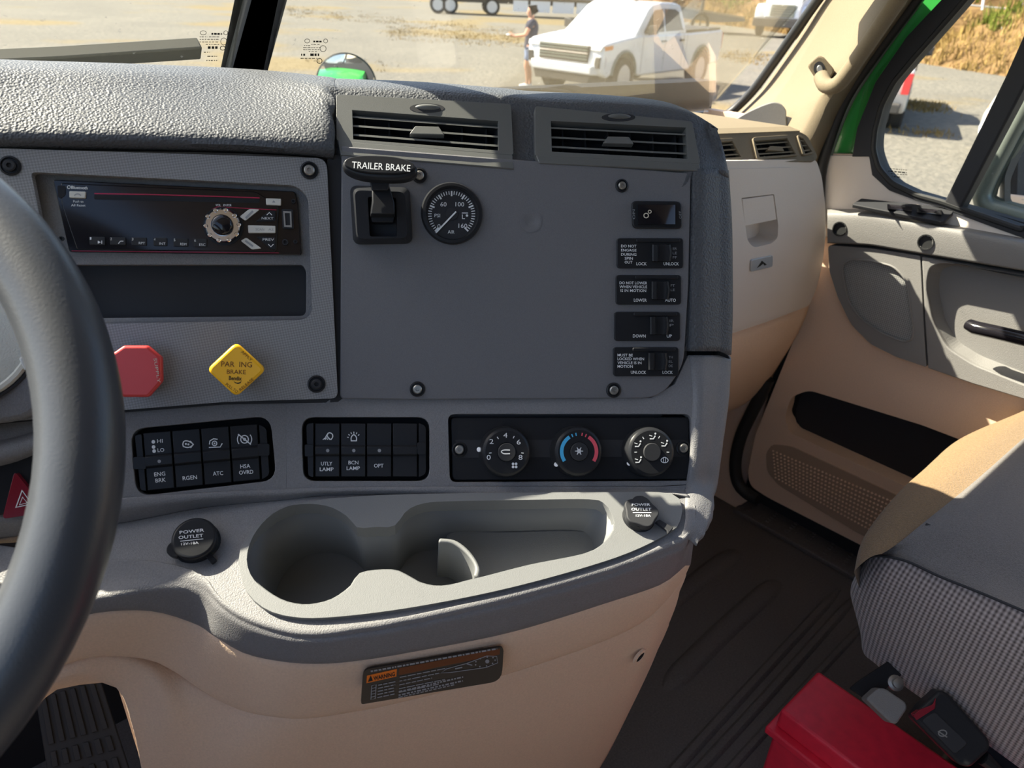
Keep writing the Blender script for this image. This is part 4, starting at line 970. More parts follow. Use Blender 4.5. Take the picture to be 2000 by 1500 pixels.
#PART3
# ------------------------------------------------------------------ driver side: wheel, cluster, hazard switch, pedals
WC = at(-671.3, 946.2, .3523); WN = nrm(36.55, 40.7); WP = PL(WC, WN)
SW = thing('steering_wheel', 'large black leather steering wheel with glossy rim, closest to the camera', 'steering wheel', WC)
def wpt(a, r, h=0): return WC + WP.e1 * (r * cos(a)) + WP.e2 * (r * sin(a)) + WN * h
mb = MB(); mb.tube([wpt(2 * pi * k / 96, .1976) for k in range(96)], .0208, 24, closed=True); ob('rim', mb, M['wheel'], SW, ang=60)
mb = MB(); mb.lathe(WC - WN * .03, WN, [(.075, -.02), (.08, .0), (.075, .025), (.06, .032), (.0001, .034)], 40, squash=.8); ob('hub_pad', mb, M['blackm'], SW)
for a in (radians(200), radians(-20), radians(250), radians(-70)):
    mb = MB(); mb.tube([wpt(a, .06, -.02), wpt(a, .12, -.015), wpt(a, .19, -.002)], [.018, .013, .010], 10, flat=.5); ob('spoke', mb, M['blackm'], SW)
# steering column
mb = MB(); mb.tube([WC - WN * .04, WC + Vector((-.05, .10, -.07)), WC + Vector((-.10, .26, -.19))], [.04, .045, .05], 20); ob('steering_column', mb, M['blackm'], label='black steering column shroud behind the wheel', cat='steering column')
IP = PL(P0.pt(-95, 645, .012), nrm(20, 26))
IC = thing('instrument_cluster', 'round instrument ring coloured pale as if sunlit, seen through the steering wheel', 'instrument', IP.p)
s_ = depth(IP.p) / FPX
mb = MB(); mb.lathe(IP.p, IP.n, [(150 * s_, -.02), (150 * s_, .0), (143 * s_, .006), (136 * s_, .006), (132 * s_, .004), (.0001, .008)], 48); ob('cluster_ring', mb, M['cluster'], IC, label='cluster face coloured pale as if sunlit')
mb = MB(); mb.tube([IP.p + IP.e1 * (151 * s_ * cos(a)) + IP.e2 * (151 * s_ * sin(a)) + IP.n * .002 for a in [2 * pi * k / 48 for k in range(48)]], .0016, 8, closed=True); ob('ring_gasket', mb, M['blackm'], IC)
mb = MB(); mb.slab(P0, smooth2([(-250, 560), (-60, 480), (30, 560), (72, 660), (86, 760), (66, 810), (-20, 830), (-250, 840)], 40), .0, .012); ob('cluster_hood', mb, M['dash'], IC, bevel=.005, seg=3)
mb = MB(); mb.slab(P0, [(36, 700), (42, 697), (50, 712), (60, 708), (62, 716), (47, 724)], .01, .018); ob('trip_stalk', mb, M['silver'], IC, bevel=.001, label='small pale stalk')
HZ = P2L.up(.004)
t = thing('hazard_switch', 'dark red triangular hazard switch left of the switch bank, behind the wheel rim', 'switch', HZ.pt(40, 1010))
mb = MB(); mb.slab(P2L, rnd([(-120, 905), (74, 868), (84, 988), (-110, 1030)], [4, 8, 10, 4]), -.002, .004); ob('switch_plate', mb, M['black'], t, bevel=.001)
mb = MB(); mb.slab(P2L, rnd([(28, 920), (92, 1000), (4, 1014)], 10, 5), .003, .010); b = ob('hazard_button', mb, M['haz'], t, bevel=.002, seg=3)
mb = MB(); mb.stroke(P2L, [(43, 958), (62, 984), (31, 991)], 3.5, .0103, True); mb.stroke(P2L, [(44, 971), (53, 982), (38, 986)], 2.2, .0103, True); ob('hazard_symbol', mb, M['white'], b, ang=0)
mb = MB(); mb.loft([P2L.px([(-120, 880), (20, 856), (76, 838)], .002), P2L.px([(-120, 898), (20, 872), (78, 852)], .010), P2L.px([(-120, 925), (20, 895), (80, 872)], .010), P2L.px([(-120, 938), (20, 908), (80, 884)], .002)], 12, 4)
ob('dash_ridge', mb, M['dash'], DASH, ang=60)
# accelerator pedal
PE = PL(at(165, 1430, .93), nrm(8, 48))
PED = thing('accelerator_pedal', 'ribbed black accelerator pedal under the dash arch', 'pedal', PE.pt(180, 1560))
f = quadmap([(76, 1362), (190, 1331), (250, 1522), (110, 1562)])
mb = MB(); mb.slab(PE, rnd([f(-.06, -.06), f(1.06, -.06), f(1.06, 1.05), f(-.06, 1.05)], 8), -.012, 0); ob('pedal_plate', mb, M['pedal'], PED, bevel=.002)
for k in range(6):
    u0, u1 = k / 6 + .02, (k + 1) / 6 - .055
    mb = MB(); mb.slab(PE, [f(u0, 0), f(u1, 0), f(u1, .47), f(u0, .47)], -.001, .004); ob('pedal_rib', mb, M['pedal'], PED, bevel=.0008)
    for v in (.54, .76):
        mb = MB(); mb.slab(PE, [f(u0, v), f(u1, v), f(u1, v + .15), f(u0, v + .15)], -.001, .004); ob('pedal_block', mb, M['pedal'], PED, bevel=.0008)

# ------------------------------------------------------------------ windshield, pillars, wipers
pd = Vector((0, -.8, 1.0)).normalized()
def wpoly(x0, x1, s0, s1):
    o = Vector((0, .86, .95)); return [o + Vector((x0, 0, 0)) + pd * s0, o + Vector((x1, 0, 0)) + pd * s0, o + Vector((x1, 0, 0)) + pd * s1, o + Vector((x0, 0, 0)) + pd * s1]
for k, (a, b) in enumerate(((-.95, -.016), (.016, 1.03))):
    q = wpoly(a, b, -.12, 1.02); mb = MB(); mb.prism(q, [v - PW.n * .004 for v in q])
    ob('window_%d' % (k + 1), mb, M['wglass'], kind='structure', ang=0, label=('windshield pane on the driver side', 'windshield pane on the passenger side')[k])
q = [PW.pt(455, 150, .006), PW.pt(507, 150, .006), PW.pt(538, 0, .006), PW.pt(497, 0, .006)]
up1 = (q[2] - q[1]).normalized(); up0 = (q[3] - q[0]).normalized()
q = [q[0] - up0 * .1, q[1] - up1 * .1, q[1] + up1 * 1.0, q[0] + up0 * 1.0]
mb = MB(); mb.prism(q, [v - PW.n * .014 for v in q]); ob('windshield_divider', mb, M['strip'], label='dark upright divider strip between the two windshield panes', cat='divider', bevel=.003, seg=3)
# etched glass marks
def etch(nm, pl, rows_, lab, h):
    mb = MB(); rr = random.Random(7)
    for x0, x1, y, tilt, w in rows_:
        x = x0
        while x < x1:
            l = min(rr.uniform(2, 7), x1 - x); mb.stroke(pl, [(x, y + (x - x0) * tilt), (x + l, y + (x + l - x0) * tilt)], w, h); x += l + rr.uniform(1.2, 2.5)
    return mb
mb = etch('m', PW, [(413, 436, 66, .02, 3.5), (390, 405, 72, 0, 1.3), (408, 428, 72, 0, 1.3), (390, 428, 77, 0, 1.2), (389, 428, 82, 0, 1.2), (402, 428, 87, .0, 1.2), (406, 425, 93, 0, 5), (398, 410, 102, 0, 1.5), (405, 424, 110, 0, 1.6), (403, 424, 118, 0, 1.6)], '', .0012)
mb.stroke(PW, circ(397, 64, 6, 4, 14), 1, .0012, True); mb.stroke(PW, circ(441, 64, 4, 4, 12), 1, .0012, True); mb.stroke(PW, circ(437, 81, 6, 7, 14), 1, .0012, True); mb.stroke(PW, circ(435, 94, 5, 4, 10), 1.4, .0012, True)
ob('glass_marking', mb, M['ink'], label='fine dark glass marking left of the windshield divider', cat='marking', ang=0)
mb = etch('m', PW, [(612, 630, 81, .02, 3.2), (594, 606, 89, 0, 1.2), (608, 624, 87, 0, 1.2), (592, 626, 93, 0, 1.2), (592, 624, 97, 0, 1.2), (603, 619, 101, 0, 1.2), (606, 624, 107, 0, 5), (588, 596, 107, 0, 4), (587, 620, 114, 0, 1.4)], '', .0012)
mb.stroke(PW, circ(600, 80, 5, 4, 14), 1, .0012, True); mb.stroke(PW, circ(636, 80, 4, 4, 12), 1, .0012, True); mb.stroke(PW, circ(631, 95, 6, 6, 14), 1, .0012, True); mb.stroke(PW, circ(624, 119, 5, 5, 12), 1.4, .0012, True)
ob('glass_marking', mb, M['ink'], label='fine dark glass marking beside the round hood mirror', cat='marking', ang=0)
# wipers outside the glass
wp = lambda x, y, h=-.03: PW.pt(x, y, h)
t = thing('wiper', 'grey wiper blade lying across the driver side windshield', 'wiper', wp(200, 115))
mb = MB(); top = [wp(-60, 121), wp(120, 112), wp(396, 93)]; bot = [wp(393, 117), wp(150, 133), wp(-60, 140)]
mb.prism(top + bot, [v - PW.n * .016 for v in top + bot]); ob('wiper_blade', mb, M['wiperm'], t, bevel=.002)
mb = MB(); mb.tube([wp(-60, 130, -.05), wp(150, 122, -.05), wp(385, 104, -.05)], .004, 8); ob('wiper_arm', mb, M['blackm'], t)
t = thing('wiper', 'black wiper at the foot of the passenger side windshield', 'wiper', wp(1060, 185))
mb = MB(); mb.tube([wp(950, 181), wp(1000, 178), wp(1060, 176), (wp(1110, 182))], .007, 8, flat=.6); ob('wiper_blade', mb, M['blackm'], t)
mb = MB(); mb.tube([wp(1040, 180, -.045), wp(1100, 172, -.05), wp(1118, 178, -.05), wp(1180, 196, -.05)], [.005, .006, .012, .010], 8); ob('wiper_arm', mb, M['blackm'], t)
mb = MB(); mb.tube([wp(1092, 176, -.055), wp(1102, 168, -.055), wp(1112, 176, -.055)], .003, 6); ob('wiper_clip', mb, M['steel'], t)
# windshield seal and pillar
SEALP = [(1375, 275), (1400, 240), (1437, 211), (1473, 174), (1512, 121), (1553, 62), (1597, 0), (1665, -95), (1760, -230)]
mb = MB(); mb.tube(cr([PW.pt(x, y, .004) for x, y in SEALP], 60), .0095, 12); ob('windshield_seal', mb, M['rubber'], label='black rubber seal along the windshield edge', cat='seal')
A_ = [PW.pt(x, y, .006) for x, y in ((1390, 275), (1411, 248), (1450, 214), (1486, 177), (1525, 124), (1566, 65), (1610, 0), (1680, -95))]
XC = xplane(.90)
Cz = [XC.pt(x, y) for x, y in ((1556, 275), (1574, 257), (1592, 222), (1608, 190), (1652, 130), (1698, 62), (1742, 0), (1810, -95))]
XR = xplane(.985)
Rz = [XR.pt(x, y) for x, y in ((1592, 340), (1602, 302), (1622, 256), (1643, 208), (1690, 130), (1738, 62), (1782, 0), (1850, -95))]
mid_ = [(a * .45 + c * .55) + Vector((-.012, -.018, 0)) for a, c in zip(A_, Cz)]
mb = MB(); mb.loft([A_, mid_, Cz, [(c * .5 + r * .5) + Vector((-.004, -.006, 0)) for c, r in zip(Cz, Rz)], Rz], 60, 6)
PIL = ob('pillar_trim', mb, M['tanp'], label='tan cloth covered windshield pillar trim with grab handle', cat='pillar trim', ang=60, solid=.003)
PP = PL(mid_[1] * .5 + Cz[1] * .5, nrm(52, 12))
t = thing('tweeter_cover', 'grey triangular grille cover at the foot of the tan pillar', 'cover', PP.pt(1500, 250))
mb = MB(); mb.slab(PP, [(x, y) for x, y in [(1414, 250)] + open2([(1414, 250), (1450, 224), (1490, 205), (1514, 199), (1529, 205), (1536, 216)], 20) + [(1537, 250)]], -.03, .006); ob('grille_face', mb, M['doorg'], t, bevel=.002)
mb = MB(); mb.slab(PP, rnd([(1537, 228), (1550, 231), (1558, 252), (1537, 252)], 3), -.03, .003); ob('grille_foot', mb, M['doorg'], t, bevel=.001)
# grab handle
GH = thing('grab_handle', 'long tan grab handle bolted to the windshield pillar', 'handle', XC.pt(1605, 165))
HPn = PL(XC.pt(1603, 137), nrm(62, 5))
mb = MB(); mb.slab(HPn, rnd([(1576, 127), (1597, 108), (1608, 110), (1632, 138), (1614, 166), (1600, 164)], 8), -.012, .012); ob('mount_plate', mb, M['tanp'], GH, bevel=.003, seg=3)
mb = MB(); mb.slab(HPn, circ(1600, 134, 11, 14, 20), .010, .0128); ob('bolt_recess', mb, M['blackm'], GH)
mb = MB(); mb.slab(HPn, circ(1601, 135, 6, 8, 14), .012, .0155); ob('bolt', mb, M['steel'], GH, bevel=.001)
hx = lambda x, y, X: xplane(X).pt(x, y)
mb = MB(); mb.tube(cr([hx(1604, 150, .88), hx(1612, 166, .865), hx(1630, 168, .86), hx(1652, 147, .86), hx(1700, 78, .86), hx(1748, 8, .86), hx(1820, -95, .86), hx(1840, -130, .89)], 40), [.012] * 6 + [.0125] * 34, 16); ob('handle_bar', mb, M['tanp'], GH)

# ------------------------------------------------------------------ passenger side of the dash
PDH = thing('passenger_dash', 'tan and grey passenger side dash with glove box', 'dashboard', PX.pt(1500, 640))
LH0 = [(1446, 385), (1514, 377), (1524, 470), (1474, 488), (1456, 474)]
outl = rnd([(1150, 319), (1594, 311), (1605, 345), (1612, 400), (1613, 455), (1607, 512), (1596, 560), (1581, 597), (1500, 628), (1428, 652), (1150, 700)], [4, 10, 8, 8, 8, 8, 8, 8, 4, 4, 4])
mb = MB(); mb.holed(PX, outl, [LH0], -.25, 0); ob('dash_shell', mb, M['tang'], PDH, bevel=.010, seg=4)
LH = rnd([(1448, 387), (1512, 379), (1520, 440), (1519, 466), (1506, 476), (1472, 484), (1460, 470)], [2, 3, 4, 8, 6, 8, 8])
gb = rnd([(1165, 337), (1552, 327), (1580, 346), (1590, 400), (1591, 450), (1586, 510), (1572, 580), (1566, 600), (1428, 645), (1165, 690)], [4, 14, 14, 8, 8, 8, 8, 3, 3, 4])
mb = MB(); mb.holed(PX, gb, [LH], -.004, .003); ob('glove_box_door', mb, M['tang'], PDH, bevel=.0015)
mb = MB(); mb.well(PX, LH, .002, -.03, .9); ob('latch_recess', mb, M['tang'], PDH, ang=0)
mb = MB(); mb.slab(PX, [(1450, 389), (1511, 381), (1517, 429), (1455, 442)], -.012, .002); ob('latch_flap', mb, M['tang'], PDH, bevel=.001)
t = thing('maker_emblem', 'small silver emblem plate with dark chevron on the glove box', 'emblem', PX.pt(1488, 530, .004))
mb = MB(); mb.slab(PX, rnd([(1468, 508), (1510, 499), (1509, 521), (1467, 531)], 3), .003, .006); ob('emblem_plate', mb, M['alu'], t, bevel=.0008)
mb = MB(); mb.fill(PX, [(1478, 524), (1488, 509), (1492, 514), (1486, 519)], .0062); mb.fill(PX, [(1488, 509), (1498, 517), (1493, 519), (1490, 514)], .0062); ob('chevron', mb, M['ink'], t, ang=0)
PT2 = PL(PX.pt(1500, 314, -.004), nrm(0, 38))
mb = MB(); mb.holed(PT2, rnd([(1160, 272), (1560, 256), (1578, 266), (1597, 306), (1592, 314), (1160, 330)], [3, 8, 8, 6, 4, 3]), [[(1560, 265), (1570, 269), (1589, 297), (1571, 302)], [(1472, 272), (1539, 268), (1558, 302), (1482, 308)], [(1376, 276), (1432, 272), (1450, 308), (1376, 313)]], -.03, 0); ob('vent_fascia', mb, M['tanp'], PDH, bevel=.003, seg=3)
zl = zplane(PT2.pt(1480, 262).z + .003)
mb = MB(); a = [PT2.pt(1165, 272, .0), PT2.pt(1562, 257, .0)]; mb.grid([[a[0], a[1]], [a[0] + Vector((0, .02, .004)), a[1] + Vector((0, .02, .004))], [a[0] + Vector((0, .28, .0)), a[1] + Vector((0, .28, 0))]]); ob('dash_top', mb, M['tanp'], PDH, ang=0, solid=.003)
for lab, o4, i4, nv, tab in (('tan dash vent beside the door, narrow and cut by the pillar', [(1557, 262), (1571, 267), (1592, 299), (1569, 304)], [(1561, 267), (1569, 270), (1587, 296), (1573, 300)], 2, None),
                            ('tan dash vent in the middle above the glove box', [(1470, 268), (1540, 263), (1563, 303), (1479, 312)], [(1474, 275), (1538, 270), (1555, 301), (1484, 306)], 4, (1516, 285, 16, 8)),
                            ('tan dash vent partly behind the dark dash end', [(1374, 273), (1434, 269), (1454, 311), (1374, 319)], [(1380, 279), (1431, 275), (1448, 306), (1380, 311)], 3, None)):
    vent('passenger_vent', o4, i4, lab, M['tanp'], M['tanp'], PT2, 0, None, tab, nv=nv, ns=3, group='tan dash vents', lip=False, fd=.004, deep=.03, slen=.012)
mb = MB(); mb.loft([PX.px([(1165, 680), (1380, 650), (1428, 636), (1500, 612), (1578, 584)], -.02), PX.px([(1165, 697), (1380, 666), (1428, 652), (1500, 628), (1580, 597)], -.006), [yplane(.597).pt(x, y) for x, y in ((1165, 760), (1380, 722), (1430, 708), (1502, 680), (1563, 640))], [yplane(.63).pt(x, y) for x, y in ((1165, 840), (1380, 790), (1420, 775), (1485, 745), (1530, 698))], [yplane(.68).pt(x, y) for x, y in ((1165, 870), (1380, 826), (1412, 808), (1455, 788), (1495, 752))], [yplane(.80).pt(x, y) for x, y in ((1165, 840), (1380, 800), (1412, 790), (1450, 770), (1485, 735))]], 24, 5)
ob('lower_dash', mb, M['tan'], PDH, ang=60, solid=.002)

# ------------------------------------------------------------------ passenger door
DR = thing('passenger_door', 'tan passenger door with grey armrest panel, map pocket and window', 'door', (1.0, .4, 0.02))
DR['kind'] = 'structure'; DR.name = 'door_1'; _loc['door_1'] = _loc.get('passenger_door', Vector((1.0, .4, .02))); del DR['category']
def dslab(nm, px, h0, h1, m, bev=0, seg=3, X=1.0, uv=None, lab=None, ang=35):
    mb = MB(); mb.slab(xplane(X), px, h0, h1); return ob(nm, mb, m, DR, bevel=bev, seg=seg, uv=uv, label=lab, ang=ang)
POCK = rnd([(1533, 815), (1545, 775), (1580, 762), (1800, 830), (1900, 868), (2080, 930), (2080, 1085), (1780, 955), (1600, 872), (1542, 845)], [10, 14, 14, 8, 4, 4, 4, 8, 10, 10], 5)
DO = rnd([(1600, 300), (1700, 302), (1714, 338), (1742, 364), (1790, 386), (1850, 402), (2000, 455), (2250, 540), (2250, 1330), (1680, 1064), (1500, 972), (1466, 950), (1460, 925), (1475, 850), (1505, 775), (1560, 640), (1600, 520)], [4, 6, 8, 8, 8, 8, 4, 4, 4, 4, 14, 14, 14, 8, 4, 4, 4])
mb = MB(); mb.holed(PD, DO, [POCK], -.055, 0); ob('door_panel', mb, M['tan'], DR, bevel=.003, seg=3)
mb = MB(); mb.well(PD, POCK, -.004, -.05, .98); ob('map_pocket', mb, M['pocket'], DR, ang=0, label='black map pocket')
up_t = rnd([(1602, 304), (1698, 304), (1712, 340), (1740, 367), (1790, 389), (1852, 406), (2000, 460), (2200, 535), (2200, 600), (2000, 520), (1840, 470), (1700, 440), (1640, 440), (1604, 470)], 6)
dslab('door_cap', up_t, -.01, .006, M['tang'], .004)
# grey armrest panel with rounded top
ARM = MB(); mb = ARM; xs = [(1616, 1616), (1640, 1640), (1700, 1700), (1760, 1762), (1800, 1804), (1850, 1856), (1920, 1926), (2000, 2000), (2150, 2150)]
yt = lambda x: 414 + max(0, x - 1640) * .03 + max(0, x - 1700) * .155 ; yb = lambda x: 474 + max(0, x - 1620) * .06 + max(0, x - 1700) * .105
mb.loft([[xplane(.995).pt(x, yt(x) - 6) for x, _ in xs], [xplane(.965).pt(x, yt(x)) for x, _ in xs], [xplane(.955).pt(x, yt(x) + 10) for x, _ in xs], [xplane(.957).pt(x, yb(x) - 8) for x, _ in xs], [xplane(.962).pt(x, yb(x)) for x, _ in xs], [xplane(.99).pt(x, yb(x) + 1) for x, _ in xs]], 200, 12)
for x, y, r in ((1640, 447, 13), (1808, 473, 14)): mb.drop(xplane(.956), circ(x, y, r * .98, r * .98, 20))
mb.add([xplane(X).pt(1616, y) for X, y in ((.995, 408), (.965, 414), (.955, 424), (.957, 466), (.962, 474), (.99, 475))], [(0, 1, 2, 3, 4, 5)])
ob('armrest_panel', mb, M['doorg'], DR, ang=50)
DG = xplane(.965)
GR = rnd([(1643, 520), (1660, 506), (1700, 509), (1745, 520), (1770, 545), (1784, 640), (1782, 664), (1764, 668), (1720, 650), (1680, 622), (1655, 585)], [14, 10, 10, 12, 16, 12, 10, 10, 12, 12, 14], 5)
LPO = rnd([(1617, 479), (1700, 485), (1797, 500), (1804, 640), (1809, 717), (1750, 697), (1700, 672), (1662, 634), (1636, 580), (1620, 530)], [8, 4, 3, 3, 3, 6, 8, 12, 12, 8])
mb = MB(); mb.holed(DG, LPO, [GR], -.035, 0); ob('lower_panel', mb, M['doorg'], DR, bevel=.002, seg=3)
mb = MB(); mb.slab(DG, GR, -.02, -.006); ob('speaker_grille', mb, M['mesh'], DR, bevel=.001, uv=DG)
mb = MB(); P_ = DG.px(GR, .0); mb.tube(P_, .0018, 8, closed=True); ob('grille_rim', mb, M['doorg'], DR)
CUPP = rnd([(1808, 560), (1815, 522), (1840, 514), (1880, 518), (2150, 575), (2150, 790), (2000, 752), (1900, 712), (1850, 680), (1822, 630)], [16, 14, 10, 10, 4, 4, 10, 16, 16, 16], 5)
RPO = [(1800, 501), (2000, 538), (2200, 590), (2200, 850), (2000, 780), (1900, 750), (1812, 719), (1807, 640)]
mb = MB(); mb.holed(DG, RPO, [CUPP], -.035, 0); ob('lower_panel', mb, M['doorg'], DR, bevel=.002, seg=3)
mb = MB(); mb.well(DG, CUPP, -.003, -.034, .9); ob('pull_recess', mb, M['doorg'], DR, ang=0)
mb = MB(); mb.tube([hx(1893, 634, .95), hx(1905, 640, .945), hx(1950, 650, .945), hx(2010, 664, .945), hx(2120, 690, .945)], [.012, .014, .014, .014, .014], 14, flat=.8); ob('door_handle', mb, M['gloss'], DR, label='dark glossy pull handle')
for x, y, r in ((1640, 447, 13), (1808, 473, 14)):
    X = .955; s_ = depth(hx(x, y, X)) / FPX; c = hx(x, y, X) 
    mb = MB(); mb.lathe(c, Vector((-1, 0, 0)), [(r * s_ * 1.14, -.003), (r * s_ * 1.10, .0012), (r * s_ * .95, .0012), (r * s_ * .92, -.022), (r * s_ * .4, -.022), (r * s_ * .35, -.018), (.0001, -.018)], 28); ob('screw_hole', mb, M['rubber'], DR)
SP = PL(hx(1760, 405, .975), Vector((-.35, 0, 1)))
mb = MB(); mb.slab(SP, rnd([(1664, 399), (1682, 387), (1856, 406), (1863, 413), (1846, 431), (1838, 433)], 3), -.004, .003); sw = ob('window_switch_plate', mb, M['blackm'], DR, bevel=.0012, label='dark window switch plate')
for cx, cy in ((1757, 405), (1815, 412)):
    rows = []
    for k in range(7):
        u = k / 6; x = cx - 24 + 48 * u; hh = .004 + .010 * (abs(2 * u - 1) ** 2)
        rows.append([SP.pt(x, cy - 4 + (x - cx) * .1, .002), SP.pt(x, cy - 4 + (x - cx) * .1, hh), SP.pt(x, cy + 5 + (x - cx) * .1, hh), SP.pt(x, cy + 6 + (x - cx) * .1, .002)])
    mb = MB(); mb.grid(rows); mb.add(rows[0], [(0, 1, 2, 3)]); mb.add(rows[-1], [(0, 1, 2, 3)]); ob('window_switch', mb, M['gloss'], sw, ang=40)
# lower grip panel with raised dots
GP_ = rnd([(1496, 885), (1508, 868), (1545, 872), (1740, 962), (1900, 1040), (2000, 1090), (2000, 1190), (1680, 1044), (1520, 948), (1498, 922)], [8, 8, 10, 4, 4, 4, 4, 6, 10, 10], 4)
dslab('kick_plate', GP_, -.004, .003, M['kick'], .002)
f = quadmap([(1506, 876), (1760, 982), (1740, 1062), (1512, 934)]); mb = MB(); xp = xplane(.997)
for i in range(34):
    for j in range(9):
        x, y = f((i + .5) / 34, (j + .5) / 9); c = xp.pt(x, y); r = .0030
        mb.add([c + Vector((0, r, 0)), c + Vector((0, 0, r)), c + Vector((0, -r, 0)), c + Vector((0, 0, -r)), c + Vector((-.0042, 0, 0))], [(0, 1, 4), (1, 2, 4), (2, 3, 4), (3, 0, 4)])
ob('grip_dots', mb, M['tan'], DR, kind='stuff')
# window frame, glass, divider
AP = [(1706, 292), (1709, 255), (1722, 206), (1746, 160), (1790, 108), (1850, 40), (1885, 0), (2010, -150), (2400, -150), (2400, 600), (2000, 450), (1874, 407), (1842, 395), (1790, 381), (1742, 358), (1716, 328)]
FO = [(1664, 306), (1674, 250), (1710, 160), (1772, 70), (1838, 0), (1975, -190), (2500, -190), (2500, 660), (2000, 466), (1874, 420), (1842, 406), (1790, 392), (1736, 372), (1703, 342), (1697, 306)]
mb = MB(); mb.holed(xplane(1.0), FO, [rnd(AP, 14, 4)], -.03, .010); ob('window_frame', mb, M['blackm'], DR, bevel=.004, seg=3)
mb = MB(); mb.tube([xplane(.992).pt(x, y) for x, y in rnd([(1885 + 60, -70)] + AP[6:0:-1] + [AP[0]] + AP[:9:-1] , 10, 4)], .005, 8); ob('window_rubber', mb, M['rubber'], DR)
mb = MB(); mb.slab(xplane(1.012), [(x, y) for x, y in ((1660, 300), (1690, 160), (1800, 60), (1990, -170), (2450, -170), (2450, 640), (2000, 460), (1870, 415), (1780, 392), (1700, 345))], -.004, 0); ob('window_3', mb, M['dglass'], kind='structure', label='passenger door window glass', ang=0)
dslab('window_divider', [(1841, 400), (1874, 412), (2000, 172), (2100, -20), (2055, -40), (2000, 66), (1962, 152)], -.025, .012, M['blackm'], .004)
mb = etch('m', xplane(1.0118), [(1738, 1773, 329, .10, 1.2), (1735, 1771, 334, .10, 2.2), (1740, 1772, 339, .08, 1.2), (1740, 1760, 344, .12, 2.2)], '', .001)
ob('glass_marking', mb, M['ink'], label='fine dark glass marking in the corner of the door window', cat='marking', ang=0)
# jamb: seals and green body pillar
mb = MB(); g0 = [(1610, 335), (1640, 250), (1680, 160), (1740, 70), (1795, 0), (1880, -110)]; g1 = [(1920, -110), (1852, 0), (1790, 80), (1725, 170), (1684, 260), (1676, 330)]
mb.slab(xplane(1.02), g0 + g1, -.03, 0); ob('body_pillar', mb, M['green'], label='green painted body pillar between trim and door window', cat='body panel', bevel=.006, seg=3)
mb = MB(); mb.tube(cr([hx(x, y, .985) for x, y in ((1600, 440), (1602, 345), (1614, 292), (1650, 195), (1712, 102), (1788, 0), (1870, -110))], 40), .010, 12); mb2 = MB()
ob('door_seal', mb, M['rubber'], label='black rubber door seal beside the pillar trim', cat='seal')
mb2.tube(cr([hx(x, y, .998) for x, y in ((1612, 340), (1624, 290), (1660, 198), (1722, 102), (1797, 0), (1880, -110))], 40), .006, 10); ob('door_seal', mb2, M['seal'], label='grey lip seal against the green pillar', cat='seal')
mb = MB(); mb.tube(cr([hx(x, y, .985) for x, y in ((1500, 740), (1487, 770), (1466, 810), (1446, 855), (1436, 905), (1442, 945), (1462, 966), (1480, 976))], 30), .014, 12); ob('door_seal', mb, M['rubber'], label='thick black door seal low beside the glove box', cat='seal')
mb = MB(); mb.slab(xplane(.992), [(1380, 790), (1495, 740), (1470, 800), (1440, 860), (1430, 910), (1437, 950), (1462, 976), (1432, 998), (1380, 968)], -.03, 0); ob('kick_panel', mb, M['tan'], label='tan kick panel beside the door sill', cat='panel', bevel=.004)
mb = MB(); mb.slab(xplane(1.04), [(1560, 560), (1600, 320), (2300, 520), (2300, 1500), (1700, 1190), (1440, 1040), (1380, 960), (1400, 760)], -.02, 0); ob('door_jamb', mb, M['blackm'], label='black door opening behind the seal', cat='body panel', ang=0)
# sill step
ST = thing('sill_step', 'dark ribbed step plate along the door sill', 'step', zplane(0).pt(1560, 1070))
sp = zplane(.012); sq = [(1432, 993), (1470, 968), (1900, 1195), (1892, 1252)]
mb = MB(); mb.slab(sp, sq, -.012, 0); ob('step_plate', mb, M['mat'], ST, bevel=.003)
f = quadmap([(1470, 975), (1690, 1092), (1672, 1118), (1446, 992)]); mb = MB()
for i in range(6):
    for j in range(5):
        x, y = f((i + .35) / 6, (j + .5) / 5); mb.lathe(sp.pt(x, y), ZUP, [(.0042, -.001), (.0042, .0014), (.003, .0022), (.0001, .0022)], 8)
ob('step_studs', mb, M['mat'], ST, kind='stuff')

# ------------------------------------------------------------------ seat, box, belt
SE = thing('passenger_seat', 'grey cloth passenger seat cushion with ribbed side and front edge tinted tan as if sunlit', 'seat', (.65, -.05, 0))
sx = lambda x, y, X: xplane(X).pt(x, y); sz = lambda x, y, z: zplane(z).pt(x, y)
topr = [(1672, 1118), (1703, 1088), (1764, 1096), (1833, 1127), (1915, 1160), (2000, 1196), (2160, 1266)]
midr = [(1661, 1160), (1695, 1168), (1764, 1205), (1850, 1255), (1925, 1296), (2000, 1336), (2160, 1425)]
botr = [(1690, 1270), (1712, 1297), (1770, 1342), (1850, 1398), (1910, 1441), (1985, 1495), (2120, 1595)]
def srow(px, X): 
    r = [sx(x, y, X) for x, y in px]; r[0] = sx(px[0][0], px[0][1], X + .022); return [r[0] + Vector((.06, .012, 0)), r[0]] + r[1:]
mb = MB(); mb.loft([srow(topr, .432), srow([(a[0] * .6 + b[0] * .4, a[1] * .6 + b[1] * .4) for a, b in zip(topr, midr)], .415), srow(midr, .408), srow([(a[0] * .4 + b[0] * .6, a[1] * .4 + b[1] * .6) for a, b in zip(midr, botr)], .412), srow(botr, .43), [p + Vector((.06, 0, .01)) for p in srow(botr, .43)]], 50, 6)
ob('cushion_side', mb, M['seatrib'], SE, ang=60, uv=xplane(.42))
bi = [(1722, 1082), (1750, 1064), (1806, 1019), (1900, 943), (2000, 855), (2120, 750)]
bo = [(1676, 1105), (1694, 1043), (1753, 967), (1812, 912), (1888, 850), (2000, 806)]
bo = [(1672, 1112), (1692, 1045), (1753, 967), (1812, 912), (1888, 850), (2010, 802)]
